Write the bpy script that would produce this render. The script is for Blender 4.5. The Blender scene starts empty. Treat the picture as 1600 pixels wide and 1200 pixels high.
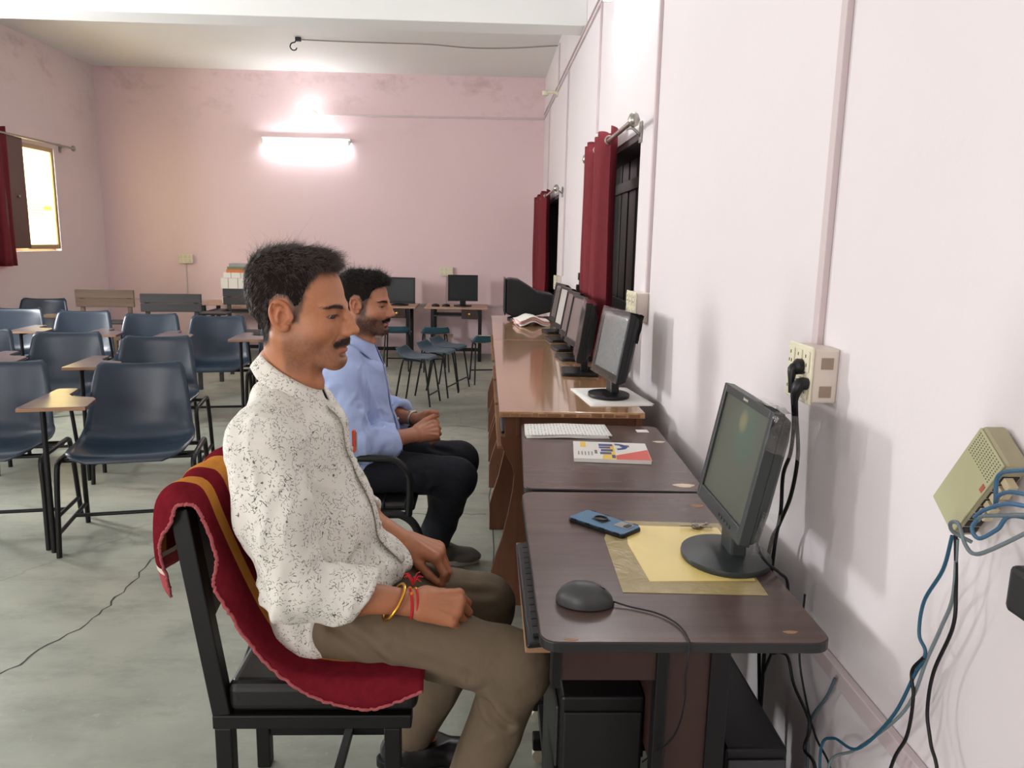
import bpy, bmesh, math, random
import numpy as np
from mathutils import Matrix, Vector

# ------------------------------------------------------------------ camera, world, light, exposure
scene = bpy.context.scene
COL = scene.collection

def srgb(r, g, b):
    f = lambda c: ((c / 255 + 0.055) / 1.055) ** 2.4 if c > 10 else c / 255 / 12.92
    return (f(r), f(g), f(b), 1.0)

cam_data = bpy.data.cameras.new('camera')
cam_data.sensor_fit = 'HORIZONTAL'
cam_data.sensor_width = 36.0
cam_data.lens = 36.0 * 1200.0 / 1600.0
cam_data.clip_start = 0.02
cam_data.clip_end = 200
cam = bpy.data.objects.new('camera', cam_data)
COL.objects.link(cam)
# right, up and forward directions of the phone that took the picture (level room axes: +Y along the desks, +Z up)
_r = Vector((0.9992, -0.0343, 0.0194)); _u = Vector((-0.0130, 0.1808, 0.9834)); _f = Vector((0.0373, 0.9829, -0.1802))
cam.matrix_world = Matrix(((_r.x, _u.x, -_f.x, 0.0), (_r.y, _u.y, -_f.y, 0.0), (_r.z, _u.z, -_f.z, 1.35), (0, 0, 0, 1)))
scene.camera = cam

scene.view_settings.view_transform = 'Standard'
scene.view_settings.look = 'None'
scene.view_settings.gamma = 1.0
scene.view_settings.use_curve_mapping = False
scene.view_settings.exposure = 0.10

world = bpy.data.worlds.new('daylight')
scene.world = world
world.use_nodes = True
_bg = world.node_tree.nodes['Background']
_bg.inputs[0].default_value = (1.0, 0.97, 0.93, 1)
_bg.inputs[1].default_value = 2.0

def area_light(name, loc, rot, sx, sy, power, color=(1, 1, 1), spread=180):
    d = bpy.data.lights.new(name, 'AREA')
    d.shape = 'RECTANGLE'; d.size = sx; d.size_y = sy; d.energy = power; d.color = color
    d.spread = math.radians(spread)
    o = bpy.data.objects.new(name, d); COL.objects.link(o)
    o.location = loc; o.rotation_euler = rot
    return o
# daylight entering by the row of windows in the left wall (added lamps outside the openings; those of the unseen windows narrowed to sharpen shadows)
RY = math.radians
for yc, pw in ((-1.2, 30), (1.7, 36), (4.9, 135)):
    area_light('window_daylight', (-4.70, yc, 1.72), (0, RY(-90), 0), .75, .32, pw, (0.98, 0.995, 1.0))
area_light('window_daylight', (-4.95, 7.75, 1.75), (0, RY(-90), 0), 1.3, 1.5, 120, (1.0, 1.0, 1.0))
# added fill light for the men, set in an unseen doorway behind the camera
area_light('added_fill_light', (-2.6, -2.62, 1.15), (RY(90), 0, 0), 1.2, 2.1, 60, (1.0, 0.99, 0.98))

# ------------------------------------------------------------------ helpers
def prop(o, label=None, cat=None, group=None, kind=None):
    if label: o['label'] = label
    if cat: o['category'] = cat
    if group: o['group'] = group
    if kind: o['kind'] = kind
    return o

def thing(name, label, cat, loc=(0, 0, 0), rotz=0.0, group=None):
    o = bpy.data.objects.new(name, None)
    COL.objects.link(o)
    o.empty_display_size = 0.05
    o.location = loc; o.rotation_euler = (0, 0, rotz)
    return prop(o, label, cat, group)

def catmull(pts, n=8, closed=False):
    P = [Vector(p) for p in pts]
    if len(P) < 3: return P
    out = []
    N = len(P)
    for i in range(N - 1):
        p0 = P[i - 1] if i > 0 else P[0] * 2 - P[1]
        p1, p2 = P[i], P[i + 1]
        p3 = P[i + 2] if i + 2 < N else P[-1] * 2 - P[-2]
        for k in range(n):
            t = k / n
            out.append(0.5 * ((2 * p1) + (p2 - p0) * t + (2 * p0 - 5 * p1 + 4 * p2 - p3) * t * t + (3 * p1 - p0 - 3 * p2 + p3) * t ** 3))
    out.append(P[-1])
    return out

class MB:
    def __init__(self): self.v = []; self.f = []
    def _add(self, vs, fs):
        b = len(self.v); self.v += [tuple(x) for x in vs]; self.f += [tuple(b + i for i in q) for q in fs]; return self
    def box(self, x0, x1, y0, y1, z0, z1, M=None):
        vs = [(x0, y0, z0), (x1, y0, z0), (x1, y1, z0), (x0, y1, z0), (x0, y0, z1), (x1, y0, z1), (x1, y1, z1), (x0, y1, z1)]
        if M is not None: vs = [M @ Vector(v) for v in vs]
        return self._add(vs, [(3, 2, 1, 0), (4, 5, 6, 7), (0, 1, 5, 4), (1, 2, 6, 5), (2, 3, 7, 6), (3, 0, 4, 7)])
    def beam(self, a, b, w, h, up=(0, 0, 1)):
        a, b = Vector(a), Vector(b); d = (b - a).normalized(); up = Vector(up)
        s = d.cross(up)
        if s.length < 1e-4: s = d.cross(Vector((1, 0, 0)))
        s.normalize(); u = s.cross(d)
        vs = []
        for p in (a, b):
            for sx, su in ((-1, -1), (1, -1), (1, 1), (-1, 1)): vs.append(p + s * (sx * w / 2) + u * (su * h / 2))
        return self._add(vs, [(0, 1, 2, 3), (7, 6, 5, 4), (0, 4, 5, 1), (1, 5, 6, 2), (2, 6, 7, 3), (3, 7, 4, 0)])
    def tube(self, pts, r, n=10, smooth=0, cap=True):
        P = catmull(pts, smooth) if smooth else [Vector(p) for p in pts]
        rs = r if isinstance(r, (list, tuple)) else [r] * len(P)
        if len(rs) != len(P): rs = list(np.interp(np.linspace(0, 1, len(P)), np.linspace(0, 1, len(rs)), rs))
        T = []
        for i in range(len(P)):
            a = P[max(i - 1, 0)]; b = P[min(i + 1, len(P) - 1)]
            t = b - a
            T.append(t.normalized() if t.length > 1e-9 else Vector((0, 0, 1)))
        up = Vector((0, 0, 1)) if abs(T[0].z) < 0.9 else Vector((1, 0, 0))
        nrm = (up - T[0] * up.dot(T[0])).normalized()
        vs = []; fs = []
        for i, p in enumerate(P):
            nrm = nrm - T[i] * nrm.dot(T[i])
            nrm = nrm.normalized() if nrm.length > 1e-6 else T[i].orthogonal().normalized()
            bn = T[i].cross(nrm)
            for k in range(n):
                a = 2 * math.pi * k / n
                vs.append(p + nrm * (math.cos(a) * rs[i]) + bn * (math.sin(a) * rs[i]))
        for i in range(len(P) - 1):
            for k in range(n):
                fs.append((i * n + k, i * n + (k + 1) % n, (i + 1) * n + (k + 1) % n, (i + 1) * n + k))
        if cap:
            fs.append(tuple(reversed(range(n)))); fs.append(tuple((len(P) - 1) * n + k for k in range(n)))
        return self._add(vs, fs)
    def prism(self, poly, a, b, axis='z'):
        n = len(poly)
        mk = {'z': lambda p, c: (p[0], p[1], c), 'y': lambda p, c: (p[0], c, p[1]), 'x': lambda p, c: (c, p[0], p[1])}[axis]
        vs = [mk(p, a) for p in poly] + [mk(p, b) for p in poly]
        fs = [tuple(reversed(range(n))), tuple(range(n, 2 * n))] + [(i, (i + 1) % n, n + (i + 1) % n, n + i) for i in range(n)]
        return self._add(vs, fs)
    def lathe(self, prof, c=(0, 0, 0), n=24, sx=1, sy=1, M=None):
        vs = []; fs = []
        for r, z in prof:
            for k in range(n):
                a = 2 * math.pi * k / n
                v = Vector((r * math.cos(a) * sx, r * math.sin(a) * sy, z))
                if M is not None: v = M @ v
                vs.append((c[0] + v.x, c[1] + v.y, c[2] + v.z))
        m = len(prof)
        for i in range(m - 1):
            for k in range(n): fs.append((i * n + k, i * n + (k + 1) % n, (i + 1) * n + (k + 1) % n, (i + 1) * n + k))
        fs.append(tuple(reversed(range(n)))); fs.append(tuple((m - 1) * n + k for k in range(n)))
        return self._add(vs, fs)
    def grid(self, fn, nu, nv):
        vs = [fn(i / (nu - 1), j / (nv - 1)) for i in range(nu) for j in range(nv)]
        fs = [(i * nv + j, (i + 1) * nv + j, (i + 1) * nv + j + 1, i * nv + j + 1) for i in range(nu - 1) for j in range(nv - 1)]
        return self._add(vs, fs)
    def build(self, name, mat, parent=None, smooth=None, bevel=0, seg=2, solid=0, subd=0, offset=0.0):
        me = bpy.data.meshes.new(name)
        me.from_pydata([tuple(v) for v in self.v], [], self.f)
        me.validate(); 
        bm = bmesh.new(); bm.from_mesh(me); bmesh.ops.recalc_face_normals(bm, faces=bm.faces); bm.to_mesh(me); bm.free()
        if smooth is not None or subd:
            me.shade_smooth()
            if smooth: me.set_sharp_from_angle(angle=math.radians(smooth))
        o = bpy.data.objects.new(name, me); COL.objects.link(o)
        for m in (mat if isinstance(mat, (list, tuple)) else [mat]): me.materials.append(m)
        if parent is not None: o.parent = parent
        if solid:
            md = o.modifiers.new('solid', 'SOLIDIFY'); md.thickness = solid; md.offset = offset
        if subd:
            md = o.modifiers.new('sub', 'SUBSURF'); md.levels = subd; md.render_levels = subd
        if bevel:
            md = o.modifiers.new('bevel', 'BEVEL'); md.width = bevel; md.segments = seg; md.limit_method = 'ANGLE'; md.angle_limit = math.radians(35)
            md.harden_normals = False
        return o

def rrect(x0, x1, y0, y1, r, n=5):
    out = []
    for cx, cy, a0 in ((x1 - r, y1 - r, 0), (x0 + r, y1 - r, 90), (x0 + r, y0 + r, 180), (x1 - r, y0 + r, 270)):
        for k in range(n + 1):
            a = math.radians(a0 + 90 * k / n); out.append((cx + r * math.cos(a), cy + r * math.sin(a)))
    return out

def copy_tree(o, parent=None):
    c = o.copy(); COL.objects.link(c); c.parent = parent
    for ch in list(o.children): copy_tree(ch, c)
    return c

# ------------------------------------------------------------------ materials
MATS = {}
def nodes_of(name):
    m = bpy.data.materials.new(name); m.use_nodes = True
    nt = m.node_tree; b = nt.nodes['Principled BSDF']
    return m, nt, b
def N(nt, t, **kw):
    n = nt.nodes.new(t)
    for k, v in kw.items(): setattr(n, k, v)
    return n
def mixcol(nt, fac, a, b, blend='MIX'):
    n = nt.nodes.new('ShaderNodeMix'); n.data_type = 'RGBA'; n.blend_type = blend
    for i, v in ((0, fac), (6, a), (7, b)):
        if hasattr(v, 'is_output'): nt.links.new(v, n.inputs[i])
        else: n.inputs[i].default_value = v
    return n.outputs[2]
def mathn(nt, op, a, b=None, clamp=False):
    n = nt.nodes.new('ShaderNodeMath'); n.operation = op; n.use_clamp = clamp
    for i, v in ((0, a), (1, b)):
        if v is None: continue
        if hasattr(v, 'is_output'): nt.links.new(v, n.inputs[i])
        else: n.inputs[i].default_value = v
    return n.outputs[0]
def coords(nt, scale=(1, 1, 1), kind='Object', rot=(0, 0, 0)):
    tc = N(nt, 'ShaderNodeTexCoord'); mp = N(nt, 'ShaderNodeMapping')
    mp.inputs['Scale'].default_value = scale; mp.inputs['Rotation'].default_value = rot
    nt.links.new(tc.outputs[kind], mp.inputs['Vector'])
    return mp.outputs[0]
def noise(nt, vec, scale, detail=4, rough=0.55, dist=0.0, out=0):
    n = N(nt, 'ShaderNodeTexNoise')
    n.inputs['Scale'].default_value = scale; n.inputs['Detail'].default_value = detail
    n.inputs['Roughness'].default_value = rough; n.inputs['Distortion'].default_value = dist
    nt.links.new(vec, n.inputs['Vector'])
    return n.outputs[out]
def ramp(nt, val, stops):
    n = N(nt, 'ShaderNodeValToRGB')
    el = n.color_ramp.elements
    while len(el) > 1: el.remove(el[-1])
    el[0].position = stops[0][0]; el[0].color = stops[0][1]
    for p, c in stops[1:]:
        e = el.new(p); e.color = c
    nt.links.new(val, n.inputs[0])
    return n.outputs[0]
def bump(nt, b, height, strength=0.2, dist=0.01):
    n = N(nt, 'ShaderNodeBump'); n.inputs['Strength'].default_value = strength; n.inputs['Distance'].default_value = dist
    nt.links.new(height, n.inputs['Height']); nt.links.new(n.outputs[0], b.inputs['Normal'])

def plain(name, rgb, rough=0.5, metal=0.0, spec=0.5, var=0.12, vscale=8, bumps=0.0, bscale=120, coat=0.0):
    if name in MATS: return MATS[name]
    m, nt, b = nodes_of(name)
    v = coords(nt)
    c = srgb(*rgb)
    lo = tuple(x * (1 - var) for x in c[:3]) + (1,); hi = tuple(min(1, x * (1 + var)) for x in c[:3]) + (1,)
    nt.links.new(mixcol(nt, noise(nt, v, vscale), lo, hi), b.inputs['Base Color'])
    b.inputs['Roughness'].default_value = rough; b.inputs['Metallic'].default_value = metal
    b.inputs['Specular IOR Level'].default_value = spec; b.inputs['Coat Weight'].default_value = coat
    if bumps: bump(nt, b, noise(nt, v, bscale, 3), bumps, 0.002)
    MATS[name] = m
    return m

def wall_paint(name, rgb, stain=0.0, ztop=3.2):
    m, nt, b = nodes_of(name)
    v = coords(nt)
    c = srgb(*rgb)
    base = mixcol(nt, noise(nt, v, 1.3, 5), tuple(x * 0.95 for x in c[:3]) + (1,), tuple(min(1, x * 1.03) for x in c[:3]) + (1,))
    # scuffs and little dark marks
    n2 = noise(nt, coords(nt, (3, 3, 1.2)), 9, 6, 0.7)
    base = mixcol(nt, ramp(nt, n2, [(0.70, (0, 0, 0, 1)), (0.78, (0.35, 0.35, 0.35, 1))]), base, tuple(x * 0.8 for x in c[:3]) + (1,))
    if stain:
        sep = N(nt, 'ShaderNodeSeparateXYZ'); nt.links.new(v, sep.inputs[0])
        g = mathn(nt, 'MULTIPLY', mathn(nt, 'SUBTRACT', sep.outputs[2], ztop - 0.75), 1.35, True)
        n3 = noise(nt, coords(nt, (1, 1, 1.6)), 2.6, 8, 0.68)
        s = mathn(nt, 'MULTIPLY', g, ramp(nt, n3, [(0.52, (0, 0, 0, 1)), (0.68, (1, 1, 1, 1))]))
        base = mixcol(nt, mathn(nt, 'MULTIPLY', s, stain), base, srgb(150, 118, 118))
    nt.links.new(base, b.inputs['Base Color'])
    b.inputs['Roughness'].default_value = 0.62
    b.inputs['Specular IOR Level'].default_value = 0.3
    bump(nt, b, noise(nt, v, 14, 6, 0.6), 0.12, 0.01)
    return m

def wood(name, c1, c2, axis='y', scale=6, rough=0.35, streak=22, coat=0.0, wear=None):
    if name in MATS: return MATS[name]
    m, nt, b = nodes_of(name)
    s = {'x': (1, streak, streak), 'y': (streak, 1, streak), 'z': (streak, streak, 1)}[axis]
    v = coords(nt, tuple(k / 4 for k in s))
    n1 = noise(nt, v, scale, 6, 0.62, 0.6)
    n2 = noise(nt, coords(nt, (1, 1, 1)), 2.2, 3)
    col = ramp(nt, n1, [(0.30, srgb(*c1)), (0.68, srgb(*c2))])
    col = mixcol(nt, mathn(nt, 'MULTIPLY', n2, 0.35), col, srgb(*[max(0, int(k * 0.75)) for k in c1]))
    nt.links.new(col, b.inputs['Base Color'])
    b.inputs['Roughness'].default_value = rough; b.inputs['Coat Weight'].default_value = coat
    b.inputs['Coat Roughness'].default_value = 0.07
    bump(nt, b, n1, 0.06, 0.003)
    MATS[name] = m
    return m

def emit(name, rgb, strength):
    m, nt, b = nodes_of(name)
    b.inputs['Base Color'].default_value = (0.8, 0.8, 0.8, 1)
    b.inputs['Emission Color'].default_value = rgb + (1,)
    b.inputs['Emission Strength'].default_value = strength
    return m

def clear_film(name, tint=(1, 1, 1), rough=0.08, alpha=0.25):
    m, nt, b = nodes_of(name)
    tr = N(nt, 'ShaderNodeBsdfTransparent'); tr.inputs[0].default_value = tint + (1,)
    gl = N(nt, 'ShaderNodeBsdfGlossy'); gl.inputs['Roughness'].default_value = rough
    mx = N(nt, 'ShaderNodeMixShader')
    fr = N(nt, 'ShaderNodeFresnel'); fr.inputs[0].default_value = 1.45
    v = coords(nt)
    f2 = mathn(nt, 'ADD', fr.outputs[0], mathn(nt, 'MULTIPLY', noise(nt, v, 30, 4), alpha), True)
    bp = N(nt, 'ShaderNodeBump'); bp.inputs['Strength'].default_value = 0.6; bp.inputs['Distance'].default_value = 0.004
    nt.links.new(noise(nt, v, 45, 3, 0.6, 1.5), bp.inputs['Height'])
    nt.links.new(bp.outputs[0], gl.inputs['Normal'])
    nt.links.new(f2, mx.inputs[0]); nt.links.new(tr.outputs[0], mx.inputs[1]); nt.links.new(gl.outputs[0], mx.inputs[2])
    nt.links.new(mx.outputs[0], nt.nodes['Material Output'].inputs[0])
    return m

BLACK_METAL = plain('black_metal', (16, 16, 18), 0.42, 0.0, 0.35)
BLACK_PLASTIC = plain('black_plastic', (20, 21, 22), 0.40, 0, 0.35)
DARK_PLASTIC = plain('dark_grey_plastic', (48, 50, 52), 0.42)
CABLE_BLACK = plain('black_cable', (16, 16, 18), 0.45, 0, 0.35)
CHROME = plain('steel', (170, 168, 160), 0.28, 0.9)
CREAM = plain('cream_plastic', (222, 216, 190), 0.45, var=0.06)
CREAM_BOX = plain('pinkish_cream_box', (216, 204, 192), 0.5, var=0.06)
PIPE_PAINT = plain('painted_conduit', (205, 190, 191), 0.5, var=0.06)
WHITE_PAPER = plain('white_paper', (232, 230, 224), 0.75, var=0.05, vscale=30)
BLUE_SHELL = plain('navy_blue_plastic', (28, 44, 60), 0.33, 0, 0.5, 0.08, 5)
TEAL_SHELL = plain('teal_blue_plastic', (46, 84, 98), 0.36, 0, 0.5, 0.10, 5)
MAROON = plain('maroon_curtain_cloth', (112, 34, 42), 0.75, 0, 0.25, 0.18, 18, 0.3, 300)
BRASS = plain('brass', (205, 160, 70), 0.25, 0.95)
# ------------------------------------------------------------------ room shell
XL, XR, YB, YF, ZC = -4.5, 0.68, 9.42, -2.7, 3.25
wallR = wall_paint('right_wall_paint', (228, 221, 223), 0.0)
wallB = wall_paint('back_wall_paint', (230, 205, 208), 0.35)
wallL = wall_paint('left_wall_paint', (224, 208, 207), 0.4)
ceilM = wall_paint('ceiling_whitewash', (234, 235, 232), 0.0)

def floor_mat():
    m, nt, b = nodes_of('worn_cement')
    v = coords(nt)
    n1 = noise(nt, v, 0.9, 6, 0.6); n2 = noise(nt, coords(nt, (1, 2.2, 1)), 3.0, 8, 0.7); n3 = noise(nt, v, 26, 6, 0.7)
    c = ramp(nt, n1, [(0.28, srgb(122, 127, 115)), (0.52, srgb(156, 160, 147)), (0.75, srgb(180, 178, 162))])
    c = mixcol(nt, ramp(nt, n2, [(0.46, (0, 0, 0, 1)), (0.70, (0.7, 0.7, 0.7, 1))]), c, srgb(118, 121, 111))
    c = mixcol(nt, ramp(nt, n3, [(0.62, (0, 0, 0, 1)), (0.74, (0.4, 0.4, 0.4, 1))]), c, srgb(208, 208, 198))
    # hairline cracks
    vo = N(nt, 'ShaderNodeTexVoronoi'); vo.feature = 'DISTANCE_TO_EDGE'; vo.inputs['Scale'].default_value = 0.42
    wv = N(nt, 'ShaderNodeVectorMath'); wv.operation = 'ADD'
    sc = N(nt, 'ShaderNodeVectorMath'); sc.operation = 'SCALE'; sc.inputs['Scale'].default_value = 0.35
    nn = N(nt, 'ShaderNodeTexNoise'); nn.inputs['Scale'].default_value = 2.5; nn.inputs['Detail'].default_value = 8
    nt.links.new(v, nn.inputs['Vector']); nt.links.new(nn.outputs[1], sc.inputs[0]); nt.links.new(v, wv.inputs[0]); nt.links.new(sc.outputs[0], wv.inputs[1])
    nt.links.new(wv.outputs[0], vo.inputs['Vector'])
    ck = ramp(nt, vo.outputs[0], [(0.0, (1, 1, 1, 1)), (0.0035, (0, 0, 0, 1))])
    c = mixcol(nt, mathn(nt, 'MULTIPLY', ck, 0.28), c, srgb(80, 80, 74))
    nt.links.new(c, b.inputs['Base Color'])
    nt.links.new(mathn(nt, 'ADD', mathn(nt, 'MULTIPLY', n2, 0.25), 0.30), b.inputs['Roughness'])
    bump(nt, b, n3, 0.08, 0.004)
    return m
FLOOR = floor_mat()

o = MB().box(XL - .25, XR + .25, YF - .25, YB + .25, -.15, 0).build('floor', FLOOR); prop(o, kind='structure')
CRACK = plain('crack_dark_grey', (62, 62, 58), 0.9)  # even dark grey of the crack strips
def crack(pts, w):
    P = catmull([(x, y, 0.0006) for x, y in pts], 6); rnd = random.Random(int(abs(pts[0][0]) * 1000))
    vs = []; fs = []
    for i, p in enumerate(P):
        t = (P[min(i + 1, len(P) - 1)] - P[max(i - 1, 0)]).normalized(); s = Vector((-t.y, t.x, 0))
        j = s * rnd.uniform(-.012, .012); ww = w * rnd.uniform(.5, 1.3)
        vs += [p + j + s * ww, p + j - s * ww]
    for i in range(len(P) - 1): fs.append((2 * i, 2 * i + 1, 2 * i + 3, 2 * i + 2))
    mb = MB(); mb._add(vs, fs)
    mb.build('crack', CRACK, bpy.data.objects['floor'])
crack([(-1.40, 3.29), (-1.388, 3.08), (-1.383, 2.81), (-1.38, 2.60), (-1.46, 2.39), (-1.49, 2.23), (-1.7, 1.9)], .0035)
crack([(-.62, 3.72), (-.45, 3.69), (-.2, 3.71), (.02, 3.70)], .003)
crack([(-1.1, 5.65), (-.6, 5.52), (-.2, 5.60), (.03, 5.50)], .003)
crack([(.045, 2.3), (.046, 3.47), (.049, 5.1), (.05, 6.6)], .0022)

prop(MB().box(XL - .25, XR + .25, YF - .25, YB + .25, ZC, ZC + .2).build('ceiling', ceilM), kind='structure')
prop(MB().box(XL - .23, XR + .23, YB, YB + .23, 0, ZC).build('wall_back', wallB), kind='structure')

def wall_with_openings(name, x0, x1, ya, yb, openings, mat):
    mb = MB(); y = ya
    for (a, b, z0, z1) in sorted(openings):
        mb.box(x0, x1, y, a, 0, ZC)
        if z0 > 0: mb.box(x0, x1, a, b, 0, z0)
        mb.box(x0, x1, a, b, z1, ZC); y = b
    mb.box(x0, x1, y, yb, 0, ZC)
    return prop(mb.build(name, mat), kind='structure')
WL = [(-1.9, -.5, 1.18, 2.25), (1.0, 2.4, 1.18, 2.25), (4.2, 5.6, 1.18, 2.25), (7.05, 8.45, 1.18, 2.22)]
WRT = [(3.50, 4.98, .80, 1.85), (7.32, 8.85, .80, 1.81)]
wall_with_openings('wall_left', XL - .23, XL, YF, YB, WL, wallL)
wall_with_openings('wall_right', XR, XR + .23, YF, YB, WRT, wallR)
# wall behind the camera with a doorway
mb = MB(); mb.box(XL - .23, -3.25, YF - .2, YF, 0, ZC); mb.box(-3.25, -1.95, YF - .2, YF, 2.15, ZC); mb.box(-1.95, XR + .23, YF - .2, YF, 0, ZC)
prop(mb.build('wall_front', wallB), kind='structure')
# concrete beam across the room
prop(MB().box(XL, XR, 5.62, 5.88, 2.83, ZC).build('trim_1', ceilM, bevel=.006), kind='structure')
prop(MB().box(XL, XR, -.9, -.64, 2.83, ZC).build('trim_2', ceilM, bevel=.006), kind='structure')

# --- windows in the left wall
FRAME_BROWN = plain('brown_window_paint', (92, 66, 56), 0.5)
FRAME_TAN = plain('tan_window_paint', (176, 152, 116), 0.5)
def frosted(name, rgb):
    m, nt, b = nodes_of(name)
    tl = N(nt, 'ShaderNodeBsdfTranslucent'); df = N(nt, 'ShaderNodeBsdfDiffuse'); mx = N(nt, 'ShaderNodeMixShader'); mx.inputs[0].default_value = .25
    v = coords(nt, (1, 1, 3))
    c = mixcol(nt, noise(nt, v, 3.5, 4), srgb(*rgb), srgb(254, 246, 214))
    nt.links.new(c, tl.inputs[0]); nt.links.new(c, df.inputs[0])
    nt.links.new(tl.outputs[0], mx.inputs[1]); nt.links.new(df.outputs[0], mx.inputs[2])
    nt.links.new(mx.outputs[0], nt.nodes['Material Output'].inputs[0])
    return m
YELLOW_GLASS = frosted('frosted_yellow_glass', (250, 234, 180))
PAPER_TRANS = frosted('thin_white_notice', (250, 250, 250))
def open_window(n, a, b, z0, z1):
    w = bpy.data.objects.new('window_%d' % n, None); COL.objects.link(w); w.location = (XL, (a + b) / 2, z0); prop(w, kind='structure')
    hw = (b - a) / 2; h = z1 - z0
    mb = MB()
    mb.box(-.16, -.10, -hw, -hw + .05, 0, h).box(-.16, -.10, hw - .05, hw, 0, h).box(-.16, -.10, -hw + .05, hw - .05, 0, .05).box(-.16, -.10, -hw + .05, hw - .05, h - .05, h)
    mb.build('window_frame', FRAME_BROWN, w, bevel=.004)
    mb = MB()
    for k in range(1, 8): mb.tube([(-.13, -hw + .05 + k * (2 * hw - .1) / 8, .05), (-.13, -hw + .05 + k * (2 * hw - .1) / 8, h - .05)], .006, 8)
    mb.build('window_bars', BLACK_METAL, w, smooth=40)
    return w
for i, (a, b, z0, z1) in enumerate(WL[:3]): open_window(i + 3, a, b, z0, z1)
# window seen at the left edge of the picture: wooden shutter leaf and yellow frosted leaf with a notice
a, b, z0, z1 = WL[3]
w = bpy.data.objects.new('window_1', None); COL.objects.link(w); w.location = (XL, (a + b) / 2, z0); prop(w, kind='structure')
hw = (b - a) / 2; h = z1 - z0
mb = MB(); mb.box(-.14, -.06, -hw, -hw + .04, 0, h).box(-.14, -.06, hw - .04, hw, 0, h).box(-.14, -.06, -hw + .04, hw - .04, 0, .04).box(-.14, -.06, -hw + .04, hw - .04, h - .04, h)
mb.build('window_frame', FRAME_TAN, w, bevel=.004)
def leaf(parent, y0, y1, zz0, zz1, matf, matp, x=0.0, t=.035, bar=.045):
    f = MB(); f.box(x - t, x, y0, y0 + bar, zz0, zz1).box(x - t, x, y1 - bar, y1, zz0, zz1).box(x - t, x, y0 + bar, y1 - bar, zz0, zz0 + bar).box(x - t, x, y0 + bar, y1 - bar, zz1 - bar, zz1)
    fo = f.build('casement', matf, parent, bevel=.003)
    MB().box(x - t * .65, x - t * .4, y0 + bar, y1 - bar, zz0 + bar, zz1 - bar).build('pane', matp, fo)
    return fo
yl = leaf(w, .07, .66, .02, h - .0, FRAME_TAN, YELLOW_GLASS, .02)
MB().box(.002, .0045, .13, .60, .30, .50).build('notice', PAPER_TRANS, yl)
inkM = plain('green_ink', (80, 140, 110), .7)
mb = MB()
for k in range(5): mb.box(.0046, .0052, .17 + .02 * (k % 2), .40 + .03 * k, .34 + .03 * k, .345 + .03 * k)
mb.box(.0046, .0052, .42, .56, .41, .45)
mb.build('notice_print', frosted('green_print', (120, 180, 150)), yl)
br = MB(); br.box(.02, .055, -.30, .06, .03, h + .03)
bo = br.build('shutter_leaf', FRAME_BROWN, w, bevel=.004)
MB().lathe([(.012, 0), (.014, .012), (.006, .02)], (.055, -.08, h * .5), 12, M=Matrix.Rotation(math.radians(90), 3, 'Y')).build('knob', CHROME, bo, smooth=40)

# --- closed windows in the right wall
DARKWOOD = wood('dark_shutter_wood', (38, 36, 38), (56, 53, 55), 'z', 5, .45)
REVEAL = plain('dark_reveal_paint', (84, 72, 78), .6)
GAPLIGHT = plain('painted_gap_light', (120, 150, 148), .15)  # teal light in the shutter gap put into the pane colour
def closed_window(n, a, b, z0, z1, gap):
    w = bpy.data.objects.new('window_%d' % n, None); COL.objects.link(w); w.location = (XR, (a + b) / 2, z0); prop(w, kind='structure')
    hw = (b - a) / 2; h = z1 - z0
    mb = MB(); mb.box(.005, .225, -hw, -hw + .03, 0, h).box(.005, .225, hw - .03, hw, 0, h).box(.005, .225, -hw + .03, hw - .03, 0, .03).box(.005, .225, -hw + .03, hw - .03, h - .03, h)
    mb.build('window_frame', REVEAL, w, bevel=.004)
    nb = 12; bw = (2 * hw - .06) / nb
    for k in range(nb):
        if k == gap:
            MB().box(.16, .165, -hw + .03 + k * bw, -hw + .03 + (k + 1) * bw, .03, h - .03).build('pane', GAPLIGHT, w); continue
        MB().box(.13 + .006 * (k % 2), .16, -hw + .033 + k * bw, -hw + .027 + (k + 1) * bw, .03, h - .03).build('shutter_board', DARKWOOD, w, bevel=.006)
    mb = MB()
    for zz in (.18, h - .2): mb.box(.115, .13, -hw + .05, hw - .05, zz, zz + .06)
    mb.build('shutter_ledge', DARKWOOD, w, bevel=.003)
    mb = MB().box(.17, .225, -hw + .03, hw - .03, .03, h - .03)
    mb.build('light_stop_panel', DARKWOOD, w)  # added full panel, keeps outside light from leaking between the boards
    return w
closed_window(2, *WRT[0], gap=3)
closed_window(6, *WRT[1], gap=-1)

# --- surface conduits (painted) on the walls: parts of the walls
def conduit(pts, wall, w=.022, d=.014, up=(1, 0, 0)):
    mb = MB()
    for p, q in zip(pts[:-1], pts[1:]): mb.beam(p, q, w, d, up)
    mb.build('conduit', PIPE_PAINT, bpy.data.objects[wall], bevel=.002)
wr = 'wall_right'; xr = XR - .007
conduit([(xr, 1.52, 1.16), (xr, 1.52, ZC)], wr, .026)
conduit([(xr, 3.18, 1.16), (xr, 3.18, ZC)], wr, .026)
conduit([(xr, 4.86, 2.02), (xr, 4.86, 2.76)], wr, .018)
conduit([(xr, 6.70, 1.08), (xr, 6.70, 2.77)], wr, .022)
conduit([(xr, 8.6, 1.86), (xr, 8.6, 2.79)], wr, .018)
conduit([(xr, 9.42, 2.80), (xr, -2.5, 2.74)], wr, .024)
conduit([(xr, 7.62, 2.80), (xr, 7.62, 3.20)], wr, .016)
conduit([(xr, YB, 2.845), (xr, -2.5, 2.775)], wr, .012)
conduit([(xr - .002, 9.42, .58), (xr - .002, -2.5, .56)], wr, .034, .016)
yb = YB - .007
conduit([(-1.95, yb, 2.775), (XR, yb, 2.79)], 'wall_back', .022, .014, (0, 1, 0))
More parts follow.
